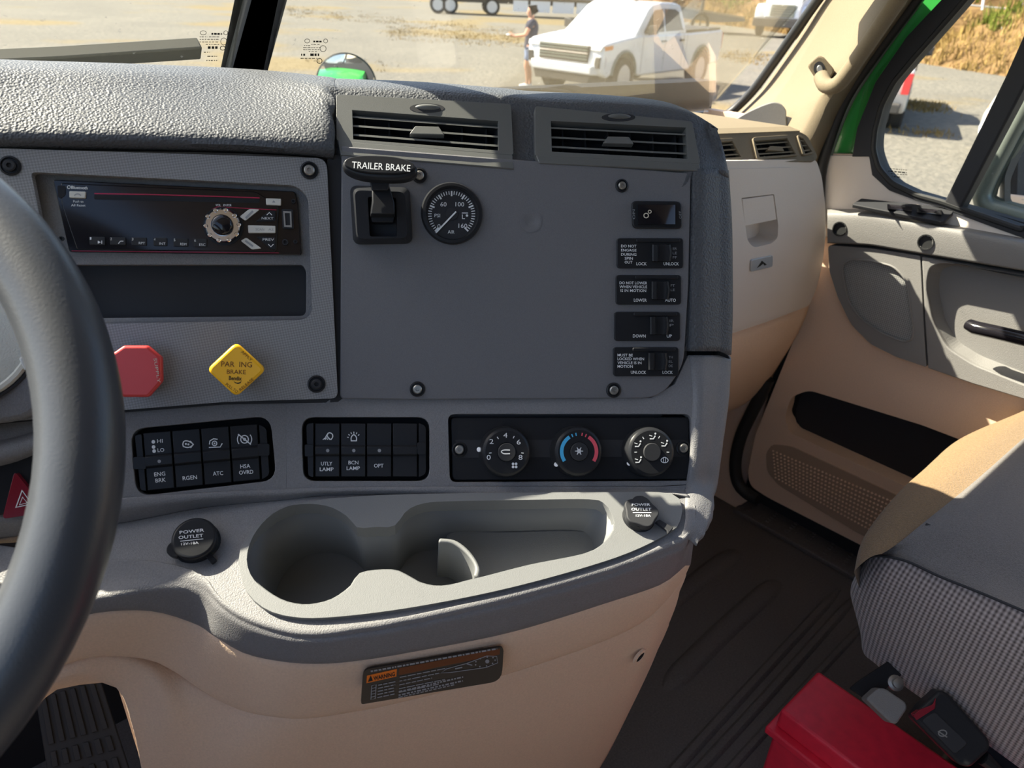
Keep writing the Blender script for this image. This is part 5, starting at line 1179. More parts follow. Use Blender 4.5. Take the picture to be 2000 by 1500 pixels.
R_bi = [sz(x, y, .502) for x, y in bi]; R_bo = [sz(x, y, .494) for x, y in bo]
mb = MB(); mb.loft([R_bi, [a * .5 + b * .5 + ZUP * .007 for a, b in zip(R_bi, R_bo)], R_bo, [p + Vector((.025, .004, -.03)) for p in R_bo], [p + Vector((.07, -.01, -.10)) for p in R_bo]], 50, 6)
ob('front_bolster', mb, M['seatsun'], SE, ang=60)
T0 = [sx(1703, 1088, .432) * .5 + sx(1690, 1100, .445) * .5] + R_bi[1:]
T0 = R_bi
T1_ = [sx(1764, 1096, .432), sz(1790, 1066, .503), sz(1850, 1015, .512), sz(1940, 945, .514), sz(2030, 868, .512), sz(2150, 770, .505)]
T2_ = [sx(1833, 1127, .432), sz(1860, 1095, .503), sz(1925, 1035, .514), sz(2015, 960, .517), sz(2100, 880, .514), sz(2220, 790, .505)]
T3_ = [sx(2000, 1196, .432), sz(2030, 1165, .503), sz(2095, 1105, .514), sz(2180, 1030, .517), sz(2260, 960, .514), sz(2380, 860, .505)]
T4_ = [sx(2160, 1266, .432), sz(2190, 1236, .503), sz(2255, 1176, .514), sz(2340, 1100, .517), sz(2420, 1030, .514), sz(2540, 930, .505)]
T0 = [sx(1703, 1089, .434)] + R_bi[1:]
mb = MB(); mb.loft([T0, T1_, T2_, T3_, T4_], 50, 6); ob('cushion_top', mb, M['seat'], SE, ang=60)
mb = MB(); mb.tube(cr([sz(x, y, .506) for x, y in ((1808, 1024), (1862, 1048), (1930, 1078), (2000, 1114), (2150, 1190))], 24), .0022, 6); ob('seam_piping', mb, M['blackm'], SE)
mb = MB(); mb.tube(cr([sx(x, y, .428) for x, y in ((1680, 1104), (1703, 1086), (1764, 1094), (1833, 1125), (1915, 1158), (2000, 1194), (2160, 1264))], 30), .0018, 6); ob('seam_piping', mb, M['blackm'], SE)
mb = MB(); mb.box((.74, -.16, .16), .28, .44, .30); ob('seat_base', mb, M['blackm'], SE, bevel=.02)
mb = MB(); mb.box((.68, -.22, .42), .46, .42, .15); ob('cushion_rear', mb, M['seat'], SE, bevel=.02)
mb = MB(); mb.box((.68, -.50, .80), .48, .14, .80); ob('backrest', mb, M['seat'], SE, bevel=.05, seg=4)
# toolbox
TB = thing('toolbox', 'red plastic toolbox lying on the floor against the seat base', 'toolbox', zplane(0).pt(1600, 1480))
zt = .20
A0 = sz(1598, 1309, zt); A1 = sz(1860, 1490, zt); B0 = sz(1537, 1396, zt)
dl = (A1 - A0).normalized(); dw = Vector((dl.y, -dl.x, 0)); dw = dw if (B0 - A0).dot(dw) > 0 else -dw
w = (B0 - A0).dot(dw); c0 = sz(1508, 1430, zt - .035); wc = (c0 - A0).dot(dw)
B0 = A0 + dw * w; ln = .48
def tbx(pts, l0, l1):
    a = [A0 + dw * u + ZUP * (z - zt) + dl * l0 for u, z in pts]; b = [A0 + dw * u + ZUP * (z - zt) + dl * l1 for u, z in pts]
    mb = MB(); mb.prism(a, b); return mb
ob('lid', tbx([(-.012, zt - .035), (0, zt), (w, zt), (wc - .012, zt - .035)], 0, ln), M['red'], TB, bevel=.005, seg=3)
ob('lid_rim', tbx([(-.018, zt - .047), (-.018, zt - .034), (wc, zt - .034), (wc, zt - .047)], -.008, ln + .008), M['red'], TB, bevel=.003, seg=3)
ob('box_body', tbx([(-.006, .0), (-.012, zt - .046), (wc - .008, zt - .046), (wc - .014, .0)], .002, ln - .002), M['red'], TB, bevel=.005, seg=3)
# seat belt parts
BP = PL(at(1860, 1430, .80), nrm(58, 42))
t = thing('belt_buckle', 'black seat belt buckle with red release button beside the seat', 'buckle', BP.pt(1890, 1500))
mb = MB(); mb.slab(BP, rnd([(1783, 1404), (1800, 1380), (1834, 1349), (1852, 1354), (1934, 1446), (1934, 1466), (1896, 1500), (1876, 1496)], [8, 4, 6, 8, 8, 8, 8, 8]), -.02, .004); ob('buckle_shell', mb, M['black'], t, bevel=.004, seg=3)
mb = MB(); mb.slab(BP, rnd([(1784, 1396), (1800, 1385), (1822, 1376), (1828, 1363), (1826, 1384), (1790, 1407)], 2), -.004, .0055); ob('release_button', mb, M['haz'], t, bevel=.001, label='red release button')
mb = MB(); mb.slab(BP, rnd([(1800, 1408), (1826, 1390), (1892, 1452), (1866, 1474)], 8), .003, .0052); ob('buckle_cover', mb, M['blackm'], t, bevel=.001)
mb = MB(); mb.stroke(BP, circ(1841, 1432, 8, 6, 14), 2.5, .0054, True); mb.stroke(BP, [(1832, 1428), (1850, 1440)], 2.5, .0054); ob('buckle_mark', mb, M['steel'], t, ang=0)
mb = MB(); mb.tube([BP.pt(1918, 1478, -.01), BP.pt(1950, 1505, -.012), BP.pt(1985, 1545, -.02)], [.012, .008, .008], 10, flat=.7); ob('buckle_stalk', mb, M['black'], t)
BP2 = PL(at(1705, 1335, .86), nrm(50, 48))
mb = MB(); mb.slab(BP2, [(1660, 1345), (1672, 1334), (1735, 1292), (1762, 1318), (1700, 1372)], -.004, 0); ob('belt_strap', mb, M['pocket'], label='black webbing strap between toolbox and seat', cat='strap', bevel=.001)
mb = MB(); mb.slab(BP2, rnd([(1692, 1366), (1716, 1344), (1730, 1345), (1770, 1372), (1773, 1384), (1752, 1415), (1740, 1412)], 6), .004, .024); ob('seat_adjuster', mb, M['doorg'], label='grey plastic seat adjuster block behind the toolbox', cat='adjuster', bevel=.003)
t = thing('floor_bolt', 'shiny bolt head under the seat edge', 'bolt', BP2.pt(1750, 1334)); s_ = depth(BP2.pt(1750, 1334)) / FPX
mb = MB(); mb.lathe(BP2.pt(1750, 1334, .002), BP2.n, [(15 * s_, -.004), (15 * s_, 0), (9 * s_, .001), (9 * s_, .006), (.0001, .007)], 18); ob('bolt_head', mb, M['steel'], t)
#PART4

block('fill_block_door', -1.10, -1.1, -.05, -1.05, .95, .82, M['tan'], label='unseen driver side door lining added to cut fill light')  # added out of view to hold back fill light from the open left
# sun visors added out of view; the lowered one shades door and seat
for VX, VL, VZ in ((-.086, 'unseen sun visor added over the passenger windshield to shade door and seat', 1.102), (-.99, 'unseen added sun visor folded up over the driver windshield', 1.40)):
  SV = thing('added_visor', VL, 'sun visor', (VX + .4, .62, 1.17), 'added sun visors')
  mb = MB(); a = [Vector((VX, 0.665 if VZ < 1.2 else .45, VZ)), Vector((VX + (.99 if VX > -.5 else .88), 0.665 if VZ < 1.2 else .45, VZ)), Vector((VX + (.97 if VX > -.5 else .86), .46 if VZ < 1.2 else .25, VZ + .30)), Vector((VX + .02, .46 if VZ < 1.2 else .25, VZ + .30))]; nn = (a[1] - a[0]).cross(a[3] - a[0]).normalized()
  mb.prism(a, [v - nn * .018 for v in a]); ob('added_visor_panel', mb, M['roof'], SV, bevel=.006, seg=3)
  mb = MB(); mb.tube([a[3] - nn * .009, a[2] - nn * .009, a[2] + Vector((.0, -.05, .06))], .006, 8); ob('added_visor_rod', mb, M['chrome'], SV)

block('wall_right', 1.035, .66, -.05, 1.06, .95, .86, M['tan'], label='tan cowl side wall ahead of the passenger door')
mb = MB(); mb.box((1.03, -.24, .39), .05, .78, .78); ob('rear_panel', mb, M['tan'], DR, bevel=.004)
# ------------------------------------------------------------------ outside
GD = Vector((sin(radians(50)), cos(radians(50)), 0)); GS_ = .025
PG = PL((0, 0, -1.3), Vector((-GS_ * GD.x, -GS_ * GD.y, 1)))
def gz(v): return -1.3 + GS_ * (v.x * GD.x + v.y * GD.y)
mb = MB(); S_ = 220; n = 22
vs = [Vector((-S_ + 2 * S_ * i / n, -S_ + 2 * S_ * j / n, 0)) for i in range(n + 1) for j in range(n + 1)]
for v in vs: v.z = gz(v) - (0 if v.length > 2 else 0)
mb.add(vs, [(i * (n + 1) + j, (i + 1) * (n + 1) + j, (i + 1) * (n + 1) + j + 1, i * (n + 1) + j + 1) for i in range(n) for j in range(n)])
ob('ground', mb, M['ground'], kind='structure', label='pale gravel yard with dry grass patches', ang=0, loc=(0, 0, -1.3))
# own hood with round mirror
HO = thing('truck_hood', 'green hood of the truck in front of the windshield', 'hood', (0, 2.0, .3))
rows = []
for y, z, w in ((1.02, .72, .86), (1.4, .64, .85), (2.0, .52, .78), (2.5, .38, .70), (2.75, .10, .64), (2.8, -.4, .62)):
    rows.append([Vector((-w, y, z - .9)), Vector((-w, y, z - .12)), Vector((-w * .8, y, z)), Vector((0, y, z + .05)), Vector((w * .8, y, z)), Vector((w, y, z - .12)), Vector((w, y, z - .9))])
mb = MB(); mb.loft(rows, 40, 5); ob('hood_shell', mb, M['green'], HO, ang=60, solid=.004)
mc = at(677, 165, 2.45); mn = (EYE - mc).normalized(); mn = (mn + Vector((-.01, .01, -.24))).normalized(); s_ = 2.45 / FPX
HM = thing('hood_mirror', 'round convex hood mirror reflecting green paint, beyond the dash', 'mirror', mc - ZUP * .25)
mb = MB(); R_ = 57 * s_
mb.lathe(mc, mn, [(.0001, -.05), (R_ * .6, -.045), (R_ * .97, -.012), (R_ * 1.02, .0), (R_ * .985, .004), (R_ * .96, .001)], 48); ob('mirror_shell', mb, M['blackm'], HM)
mb = MB(); mb.lathe(mc, mn, [(.0001 if k == 10 else R_ * .975 * (1 - k / 10), .002 + R_ * .14 * (1 - (1 - k / 10) ** 2)) for k in range(11)], 48); ob('mirror_glass', mb, M['mirror'], HM, ang=80)
mb = MB(); mb.tube([mc - ZUP * .08 - mn * .03, mc - ZUP * .2 - mn * .02, Vector((mc.x - .1, mc.y, .38))], .012, 10); ob('mirror_stalk', mb, M['chrome'], HM)
# side mirror of the cab
def sidep(X): return xplane(X)
SM = thing('side_mirror', 'grey framed side mirror outside the passenger door window', 'mirror', sidep(1.22).pt(1960, 420))
q = lambda x, y, X=1.22: sidep(X).pt(x, y)
mb = MB(); mb.tube(cr([q(2070, 70), q(2012, 190), q(1965, 278), q(1930, 348), q(1918, 384), q(1930, 404), q(1962, 414), q(2060, 445)], 40), .016, 14); ob('mirror_bracket', mb, M['seal'], SM)
mb = MB(); mb.tube(cr([q(2090, 90, 1.24), q(2030, 210, 1.24), q(1985, 290, 1.24), q(1950, 350, 1.24), q(1940, 380, 1.24), q(1952, 394, 1.24), q(2060, 425, 1.24)], 40), .007, 10); ob('mirror_bracket', mb, M['seal'], SM)
MP = PL(q(2010, 350, 1.26), nrm(55, 6))
mo = rnd([(1962, 345), (1985, 285), (1996, 272), (2150, 240), (2150, 450), (1985, 415), (1962, 398)], [8, 8, 8, 8, 8, 10, 10], 5)
mi = rnd([(1974, 350), (1994, 302), (2004, 288), (2140, 258), (2140, 440), (1990, 404), (1974, 392)], [8, 8, 8, 8, 8, 8, 8], 5)
mb = MB(); mb.holed(MP, mo, [mi], -.06, .006); ob('mirror_housing', mb, M['doorg'], SM, bevel=.003, seg=3)
mb = MB(); mb.slab(MP, mi, -.02, .0); ob('mirror_glass', mb, M['mirror'], SM, ang=0)

# vehicles ------------------------------------------------------------
def frame(o, hd):
    fwd = Vector(hd); up = PG.n.copy(); fwd = (fwd - up * fwd.dot(up)).normalized(); left = up.cross(fwd)
    return lambda x, y, z: o + fwd * (-x) + left * y + up * z      # x back from the nose, y to the vehicle's left
def side_prism(T, prof, y0, y1, taper=0.0, zb=None, zt=None):
    mb = MB()
    def yy(z, y):
        if not taper: return y
        k = max(0, (z - zb) / (zt - zb)); return y - taper * k * (1 if y > 0 else -1)
    a = [T(x, yy(z, y0), z) for x, z in prof]; b = [T(x, yy(z, y1), z) for x, z in prof]
    mb.prism(a, b); return mb
def arch(cx, cz, r, n=10): return [(cx + r * cos(pi - pi * k / n) * 1.0, cz + r * sin(pi * k / n)) for k in range(n + 1)]
def wheel(T, x, y, r, par, name='wheel', w=.26, rimm=None):
    c = T(x, y, r); ax = (T(x, y + 1, r) - c); s = 1 if y > 0 else -1
    mb = MB(); mb.lathe(c, ax * s, [(r * .66, -w / 2), (r * .93, -w / 2), (r, -w * .36), (r, w * .36), (r * .93, w / 2), (r * .68, w / 2), (r * .64, w * .3)], 32); t_ = ob(name, mb, M['tyre'], par)
    mb = MB(); mb.lathe(c, ax * s, [(r * .67, w * .42), (r * .62, w * .36), (r * .58, w * .12), (.0001, w * .12)], 28)
    e1 = T(x + 1, y, r) - c; e2 = T(x, y, r + 1) - c
    for k in range(6):
        a = 2 * pi * k / 6; d = e1 * cos(a) + e2 * sin(a); p = e1 * -sin(a) + e2 * cos(a); o_ = c + ax * s * (w * .34)
        mb.prism([o_ + d * r * .1 - p * r * .09, o_ + d * r * .63 - p * r * .10, o_ + d * r * .63 + p * r * .10, o_ + d * r * .1 + p * r * .09], [v - ax * s * .03 for v in (o_ + d * r * .1 - p * r * .09, o_ + d * r * .63 - p * r * .10, o_ + d * r * .63 + p * r * .10, o_ + d * r * .1 + p * r * .09)])
    mb.lathe(c + ax * s * (w * .34), ax * s, [(r * .16, -.02), (r * .16, .01), (.0001, .015)], 16)
    ob('rim', mb, rimm or M['rim'], t_); return t_
def pickup(label, o, hd, paint, group=None):
    T = frame(o, hd); P = thing('pickup_truck', label, 'truck', T(2.9, 0, 0), group)
    W_ = 1.0
    under = [(5.78, .62), (5.70, .50)] + [(4.72 + .52 * cos(pi * k / 10), .50 + .47 * sin(pi * k / 10)) for k in range(11)] + [(4.1, .42), (1.62, .42)] + [(.98 + .52 * cos(pi * k / 10), .50 + .47 * sin(pi * k / 10)) for k in range(11)] + [(.30, .44), (.10, .52)]
    body = [(.05, .62), (.03, .80), (.06, 1.02), (.14, 1.14), (.9, 1.22), (1.5, 1.27), (3.78, 1.26), (5.70, 1.30), (5.80, 1.26), (5.84, .90)] + under
    ob('body', side_prism(T, body, -W_, W_), paint, P, bevel=.05, seg=3)
    cab = [(1.30, 1.22), (2.02, 1.78), (2.22, 1.87), (2.7, 1.92), (3.3, 1.91), (3.56, 1.86), (3.80, 1.26)]
    ob('cab', side_prism(T, cab, -.98, .98, .17, 1.24, 1.92), paint, P, bevel=.04, seg=3)
    ws_ = [(1.47, 1.30, .84), (2.03, 1.755, .72)]
    g = []
    a = [T(ws_[0][0], -ws_[0][2], ws_[0][1]), T(ws_[0][0], ws_[0][2], ws_[0][1]), T(ws_[1][0], ws_[1][2], ws_[1][1]), T(ws_[1][0], -ws_[1][2], ws_[1][1])]
    nn = (a[1] - a[0]).cross(a[3] - a[0]).normalized(); nn = nn if nn.dot(T(-1, 0, 1.5) - a[0]) > 0 else -nn
    mb = MB(); mb.prism([v + nn * .012 for v in a], [v - nn * .03 for v in a]); ob('windshield', mb, M['cglass'], P, bevel=.01)
    for s in (1, -1):
        def yw(z): return s * (.985 - .17 * max(0, (z - 1.24) / .68) + .004)
        for px_ in ([(1.72, 1.32), (2.16, 1.68), (2.30, 1.76), (2.66, 1.79), (2.66, 1.32)], [(2.74, 1.32), (2.74, 1.79), (3.25, 1.78), (3.44, 1.72), (3.58, 1.34)]):
            mb = MB(); mb.prism([T(x, yw(z), z) for x, z in rnd(px_, .05, 3)], [T(x, yw(z) - s * .03, z) for x, z in rnd(px_, .05, 3)]); ob('side_window', mb, M['cglass'], P)
        for x in (2.52, 3.42):
            mb = MB(); mb.box(T(x, s * 1.012, 1.12), .01, .01, .01) if False else mb.prism([T(x, s * 1.03, 1.10), T(x + .2, s * 1.03, 1.10), T(x + .2, s * 1.03, 1.145), T(x, s * 1.03, 1.145)], [T(x, s * .99, 1.10), T(x + .2, s * .99, 1.10), T(x + .2, s * .99, 1.145), T(x, s * .99, 1.145)]); ob('door_handle', mb, M['grille'], P)
        for x in (1.68, 2.70, 3.62, 3.80):
            mb = MB(); mb.prism([T(x, s * 1.003, .5), T(x + .012, s * 1.003, .5), T(x + .012, s * 1.003, 1.24), T(x, s * 1.003, 1.24)], [T(x, s * .98, .5), T(x + .012, s * .98, .5), T(x + .012, s * .98, 1.24), T(x, s * .98, 1.24)]); ob('panel_gap', mb, M['seal'], P)
        mb = MB(); c = T(1.78, s * 1.16, 1.36); e = T(1.78, s * 1.0, 1.30)
        mb.prism([T(1.74, s * 1.06, 1.27), T(1.74, s * 1.27, 1.30), T(1.74, s * 1.27, 1.50), T(1.74, s * 1.06, 1.46)], [T(1.88, s * 1.08, 1.29), T(1.88, s * 1.25, 1.32), T(1.88, s * 1.25, 1.48), T(1.88, s * 1.08, 1.44)]); mb.tube([T(1.80, s * .96, 1.30), T(1.80, s * 1.1, 1.33)], .025, 8); ob('wing_mirror', mb, M['grille'], P, bevel=.02)
        mb = MB(); mb.prism([T(.03, s * .66, 1.00), T(.0, s * .97, 1.00), T(.05, s * .99, 1.10), T(.07, s * .68, 1.09)], [T(.3, s * .66, 1.00), T(.3, s * 1.005, 1.00), T(.3, s * 1.005, 1.10), T(.3, s * .68, 1.09)]); hl = ob('headlight', mb, M['lamp'], P, bevel=.01)
        mb = MB(); mb.prism([T(.12, s * 1.0, 1.0), T(.42, s * 1.012, 1.02), T(.42, s * 1.012, 1.10), T(.12, s * 1.0, 1.09)], [T(.12, s * .9, 1.0), T(.42, s * .95, 1.02), T(.42, s * .95, 1.10), T(.12, s * .9, 1.09)]); ob('marker_lens', mb, M['amber'], hl)
        mb = MB(); mb.prism([T(.02, s * .80, .66), T(.0, s * .95, .66), T(.0, s * .97, .88), T(.02, s * .84, .88)], [T(.2, s * .80, .66), T(.2, s * 1.004, .66), T(.2, s * 1.004, .88), T(.2, s * .84, .88)]); ob('bumper_vent', mb, M['grille'], P, bevel=.01)
        mb = MB(); mb.prism([T(5.80, s * .86, .86), T(5.80, s * 1.0, .86), T(5.80, s * 1.0, 1.22), T(5.80, s * .86, 1.22)], [T(5.86, s * .86, .86), T(5.86, s * .98, .86), T(5.86, s * .98, 1.22), T(5.86, s * .86, 1.22)]); ob('tail_light', mb, M['redk'], P)
        for x in (.98, 4.72): wheel(T, x, s * .90, .42, P)
        for x in (.98, 4.72):
            mb = MB(); mb.tube([T(x + .50 * cos(pi * k / 12), s * .995, .50 + .46 * sin(pi * k / 12)) for k in range(13)], .03, 8); ob('arch_lip', mb, M['seal'], P)
    gp = [T(.03, -.66, .74), T(.03, .66, .74), T(.045, .68, 1.08), T(.045, -.68, 1.08)]
    mb = MB(); fw_ = T(-1, 0, 0) - T(0, 0, 0); mb.prism([v + fw_ * .03 for v in gp], [v - fw_ * .1 for v in gp]); gr = ob('grille', mb, M['grille'], P, bevel=.015)
    for z in (.80, .86, .92, .98, 1.04):
        mb = MB(); mb.prism([T(-.02, -.64, z), T(-.02, .64, z), T(-.02, .64, z + .022), T(-.02, -.64, z + .022)], [T(.02, -.64, z), T(.02, .64, z), T(.02, .64, z + .022), T(.02, -.64, z + .022)]); ob('grille_bar', mb, M['seal'] if z != .92 else M['tang'], gr)
    mb = MB(); mb.prism([T(-.06, -.80, .52), T(-.06, .80, .52), T(-.08, .82, .71), T(-.08, -.82, .71)], [T(.3, -1.0, .50), T(.3, 1.0, .50), T(.3, 1.005, .71), T(.3, -1.005, .71)]); ob('front_bumper', mb, paint, P, bevel=.03, seg=3)
    mb = MB(); mb.prism([T(-.03, -.72, .34), T(-.03, .72, .34), T(-.03, .78, .52), T(-.03, -.78, .52)], [T(.4, -.9, .36), T(.4, .9, .36), T(.4, .95, .52), T(.4, -.95, .52)]); ob('air_dam', mb, M['grille'], P, bevel=.02)
    mb = MB(); mb.prism([T(3.84, -.93, 1.29), T(3.84, .93, 1.29), T(3.84, .93, 1.33), T(3.84, -.93, 1.33)], [T(5.72, -.93, 1.31), T(5.72, .93, 1.31), T(5.72, .93, 1.35), T(5.72, -.93, 1.35)]); ob('bed_cover', mb, M['grille'], P)
    mb = MB(); mb.prism([T(5.80, -.92, .50), T(5.80, .92, .50), T(5.80, .92, .70), T(5.80, -.92, .70)], [T(5.95, -.9, .52), T(5.95, .9, .52), T(5.95, .9, .68), T(5.95, -.9, .68)]); ob('rear_bumper', mb, M['grille'], P, bevel=.02)
    mb = MB(); mb.tube([T(2.5, .2, 1.92), T(2.56, .2, 1.98)], .03, 8); ob('roof_antenna', mb, M['grille'], P)
    return P
f0 = PG.pt(1214, 194); vw = (f0 - EYE); vw.z = 0; vw.normalize(); rt = Vector((vw.y, -vw.x, 0)); r0 = f0 + (vw * cos(radians(31)) + rt * sin(radians(31))) * 3.74
hd = (f0 - r0).normalized(); sc0 = (f0 - r0).length / 3.74
left = PG.n.cross(hd); o = f0 + hd * .98 - left * 1.02
pickup('white pickup truck parked facing the camera, seen through the windshield', o, hd, M['wpaint'])
print('pickup wheelbase scale', sc0, 'dist', (f0 - EYE).length)
# grey pickup half behind the door window frame
v2_ = PG.pt(1740, 262) - EYE; v2_.z = 0; v2_.normalize()
o2 = PG.pt(1722, 252); hd2 = (-GD + Vector((.9, -.5, 0))).normalized()
pickup('silver pickup truck mostly hidden behind the door window frame', v2_ * 5.75 + PG.pt(1752, 262) - Vector((v2_.y, -v2_.x, 0)) * 1.0, v2_, M['gpaint'])
v3_ = PG.pt(1900, 310) - EYE; v3_.z = 0; v3_.normalize()
# white car behind the window divider: only its nose shows
def van(label, o, hd):
    T = frame(o, hd); P = thing('delivery_van', label, 'van', T(2, 0, 0))
    prof = [(.05, .35), (0, .6), (.10, .95), (.55, 1.15), (1.15, 1.30), (2.0, 2.05), (2.3, 2.15), (5.0, 2.15), (5.1, 2.0), (5.1, .4)] + [(4.1 + .4 * cos(pi * k / 8), .38 + .36 * sin(pi * k / 8)) for k in range(9)] + [(1.0 + .4 * cos(pi * k / 8), .38 + .36 * sin(pi * k / 8)) for k in range(9)]
    ob('body', side_prism(T, prof, -.95, .95), M['wpaint'], P, bevel=.09, seg=4)
    for s in (1, -1):
        for x in (1.0, 4.1): wheel(T, x, s * .86, .34, P)
        mb = MB(); mb.prism([T(1.55, s * .955, 1.25), T(2.15, s * .955, 1.85), T(2.6, s * .955, 1.85), T(2.6, s * .955, 1.25)], [T(1.55, s * .93, 1.25), T(2.15, s * .93, 1.85), T(2.6, s * .93, 1.85), T(2.6, s * .93, 1.25)]); ob('side_window', mb, M['cglass'], P)
        mb = MB(); mb.prism([T(.02, s * .62, .72), T(.10, s * .93, .72), T(.5, s * .965, .98), T(.12, s * .70, .95)], [T(.3, s * .62, .72), T(.3, s * .9, .72), T(.5, s * .9, .98), T(.3, s * .7, .95)]); ob('marker_lens', mb, M['amber'], P, bevel=.01)
        mb = MB(); mb.prism([T(1.35, s * 1.0, 1.28), T(1.35, s * 1.2, 1.30), T(1.35, s * 1.2, 1.55), T(1.35, s * 1.0, 1.53)], [T(1.47, s * 1.0, 1.28), T(1.47, s * 1.18, 1.30), T(1.47, s * 1.18, 1.53), T(1.47, s * 1.0, 1.53)]); ob('wing_mirror', mb, M['wpaint'], P, bevel=.02)
    mb = MB(); mb.prism([T(1.22, -.8, 1.36), T(1.22, .8, 1.36), T(1.98, .7, 2.02), T(1.98, -.7, 2.02)], [T(1.3, -.8, 1.3), T(1.3, .8, 1.3), T(2.05, .7, 1.97), T(2.05, -.7, 1.97)]); ob('windshield', mb, M['cglass'], P)
    return P
van('white van with amber marker behind the dark window divider', PG.pt(1886, 322) + v3_ * .95, Vector((-v3_.y, v3_.x, 0)))
# white truck far right
def lorry(label, o, hd):
    T0_ = frame(o, hd); T = lambda x, y, z: T0_(x * 1.25, y * 1.25, z * 1.25)
    P = thing('delivery_truck', label, 'truck', T(3, 0, 0))
    ob('hood', side_prism(T, [(.0, .75), (.02, 1.25), (.25, 1.55), (1.5, 1.75), (1.5, .75)], -.72, .72), M['wpaint'], P, bevel=.08, seg=3)
    for s in (1, -1):
        ob('fender', side_prism(T, [(.1, .75), (.12, 1.05), (.35, 1.25), (1.4, 1.28), (1.6, .75)] + [(.8 + .55 * cos(pi * k / 8), .5 + .5 * sin(pi * k / 8)) for k in range(9)], s * .60, s * 1.15), M['wpaint'], P, bevel=.06)
        wheel(T0_, 1.0, s * 1.22, .62, P); wheel(T0_, 6.9, s * 1.19, .62, P)
        mb = MB(); mb.tube([T(1.6, s * 1.0, 1.9), T(1.5, s * 1.35, 2.0)], .03, 6); mb.prism([T(1.4, s * 1.25, 1.8), T(1.4, s * 1.5, 1.8), T(1.4, s * 1.5, 2.4), T(1.4, s * 1.25, 2.4)], [T(1.5, s * 1.25, 1.8), T(1.5, s * 1.5, 1.8), T(1.5, s * 1.5, 2.4), T(1.5, s * 1.25, 2.4)]); ob('wing_mirror', mb, M['wpaint'], P, bevel=.02)
        mb = MB(); mb.prism([T(-.03, s * .5, .55), T(-.03, s * .75, .55), T(-.03, s * .75, .65), T(-.03, s * .5, .65)], [T(.1, s * .5, .55), T(.1, s * .75, .55), T(.1, s * .75, .65), T(.1, s * .5, .65)]); ob('fog_lamp', mb, M['lamp'], P)
    ob('cab', side_prism(T, [(1.4, .8), (1.45, 1.72), (1.75, 2.5), (2.1, 2.6), (3.2, 2.6), (3.2, .8)], -1.05, 1.05), M['wpaint'], P, bevel=.06)
    mb = MB(); mb.prism([T(1.44, -.9, 1.80), T(1.44, .9, 1.80), T(1.72, .85, 2.46), T(1.72, -.85, 2.46)], [T(1.5, -.9, 1.78), T(1.5, .9, 1.78), T(1.78, .85, 2.44), T(1.78, -.85, 2.44)]); ob('windshield', mb, M['cglass'], P)
    mb = MB(); mb.prism([T(-.03, -.5, .82), T(-.03, .5, .82), T(.0, .5, 1.28), T(.0, -.5, 1.28)], [T(.1, -.5, .82), T(.1, .5, .82), T(.1, .5, 1.28), T(.1, -.5, 1.28)]); gr = ob('grille', mb, M['seal'], P)
    for k in range(5):
        z = .86 + .09 * k; mb = MB(); mb.prism([T(-.06, -.48, z), T(-.06, .48, z), T(-.06, .48, z + .03), T(-.06, -.48, z + .03)], [T(.0, -.48, z), T(.0, .48, z), T(.0, .48, z + .03), T(.0, -.48, z + .03)]); ob('grille_bar', mb, M['chrome'], gr)
    mb = MB(); mb.prism([T(-.08, -1.15, .42), T(-.08, 1.15, .42), T(-.08, 1.15, .74), T(-.08, -1.15, .74)], [T(.3, -1.15, .42), T(.3, 1.15, .42), T(.3, 1.15, .74), T(.3, -1.15, .74)]); ob('front_bumper', mb, M['grille'], P, bevel=.03)
    ob('cargo_box', side_prism(T, [(3.4, .95), (3.4, 3.6), (9, 3.6), (9, .95)], -1.2, 1.2), M['wpaint'], P, bevel=.03)
    return P
lo = PG.pt(1522, 76); lorry('white box truck standing in front of the grassy bank', lo + Vector((.3, .3, 0)), (EYE - lo) + Vector((-14, 4, 0)))
# trailers
def trailer(label, o, hd, L, wheels, posts, name='flatbed_trailer'):
    T = frame(o, hd); P = thing(name, label, 'trailer', T(L / 2, 0, 0))
    ob('deck', side_prism(T, [(0, .95), (0, 1.15), (L, 1.15), (L, .95)], -1.2, 1.2), M['wood'], P, bevel=.03)
    ob('side_rail', side_prism(T, [(0, .70), (0, .95), (L, .95), (L, .70)], .9, 1.0), M['grille'], P); ob('side_rail', side_prism(T, [(0, .70), (0, .95), (L, .95), (L, .70)], -1.0, -.9), M['grille'], P)
    for x in wheels:
        for s in (1, -1): wheel(T, x, s * 1.0, .5, P)
    for x in posts:
        for s in (1, -1):
            mb = MB(); mb.prism([T(x, s * 1.18, 1.1), T(x + .08, s * 1.18, 1.1), T(x + .08, s * 1.18, 2.6), T(x, s * 1.18, 2.6)], [T(x, s * 1.1, 1.1), T(x + .08, s * 1.1, 1.1), T(x + .08, s * 1.1, 2.6), T(x, s * 1.1, 2.6)]); ob('stake_post', mb, M['grille'], P)
    if posts:
        for k in range(len(posts) - 1):
            mb = MB(); a, b = posts[k] + .12, posts[k + 1] - .04
            mb.prism([T(a, 1.14, .30), T(b, 1.14, .30), T(b, 1.14, 2.5), T(a, 1.14, 2.5)], [T(a, 1.10, .30), T(b, 1.10, .30), T(b, 1.10, 2.5), T(a, 1.10, 2.5)]); ob('side_panel', mb, M['wpaint'], P)
    return P
t0 = PG.pt(845, 26); t1 = PG.pt(1180, 40); d_ = (t0 - t1).normalized(); L_ = (t0 - t1).length
W_s = [L_ * k for k in (.03, .10, .34)]
trailer('long stake side trailer standing beyond the dry grass', t0 - (PG.n.cross(d_)) * 1.2, d_, L_ * 1.15, W_s, [L_ * k for k in (.45, .55, .68, .82, .95, 1.1)])
u0 = PG.pt(1335, 60); u1 = PG.pt(1455, 62)
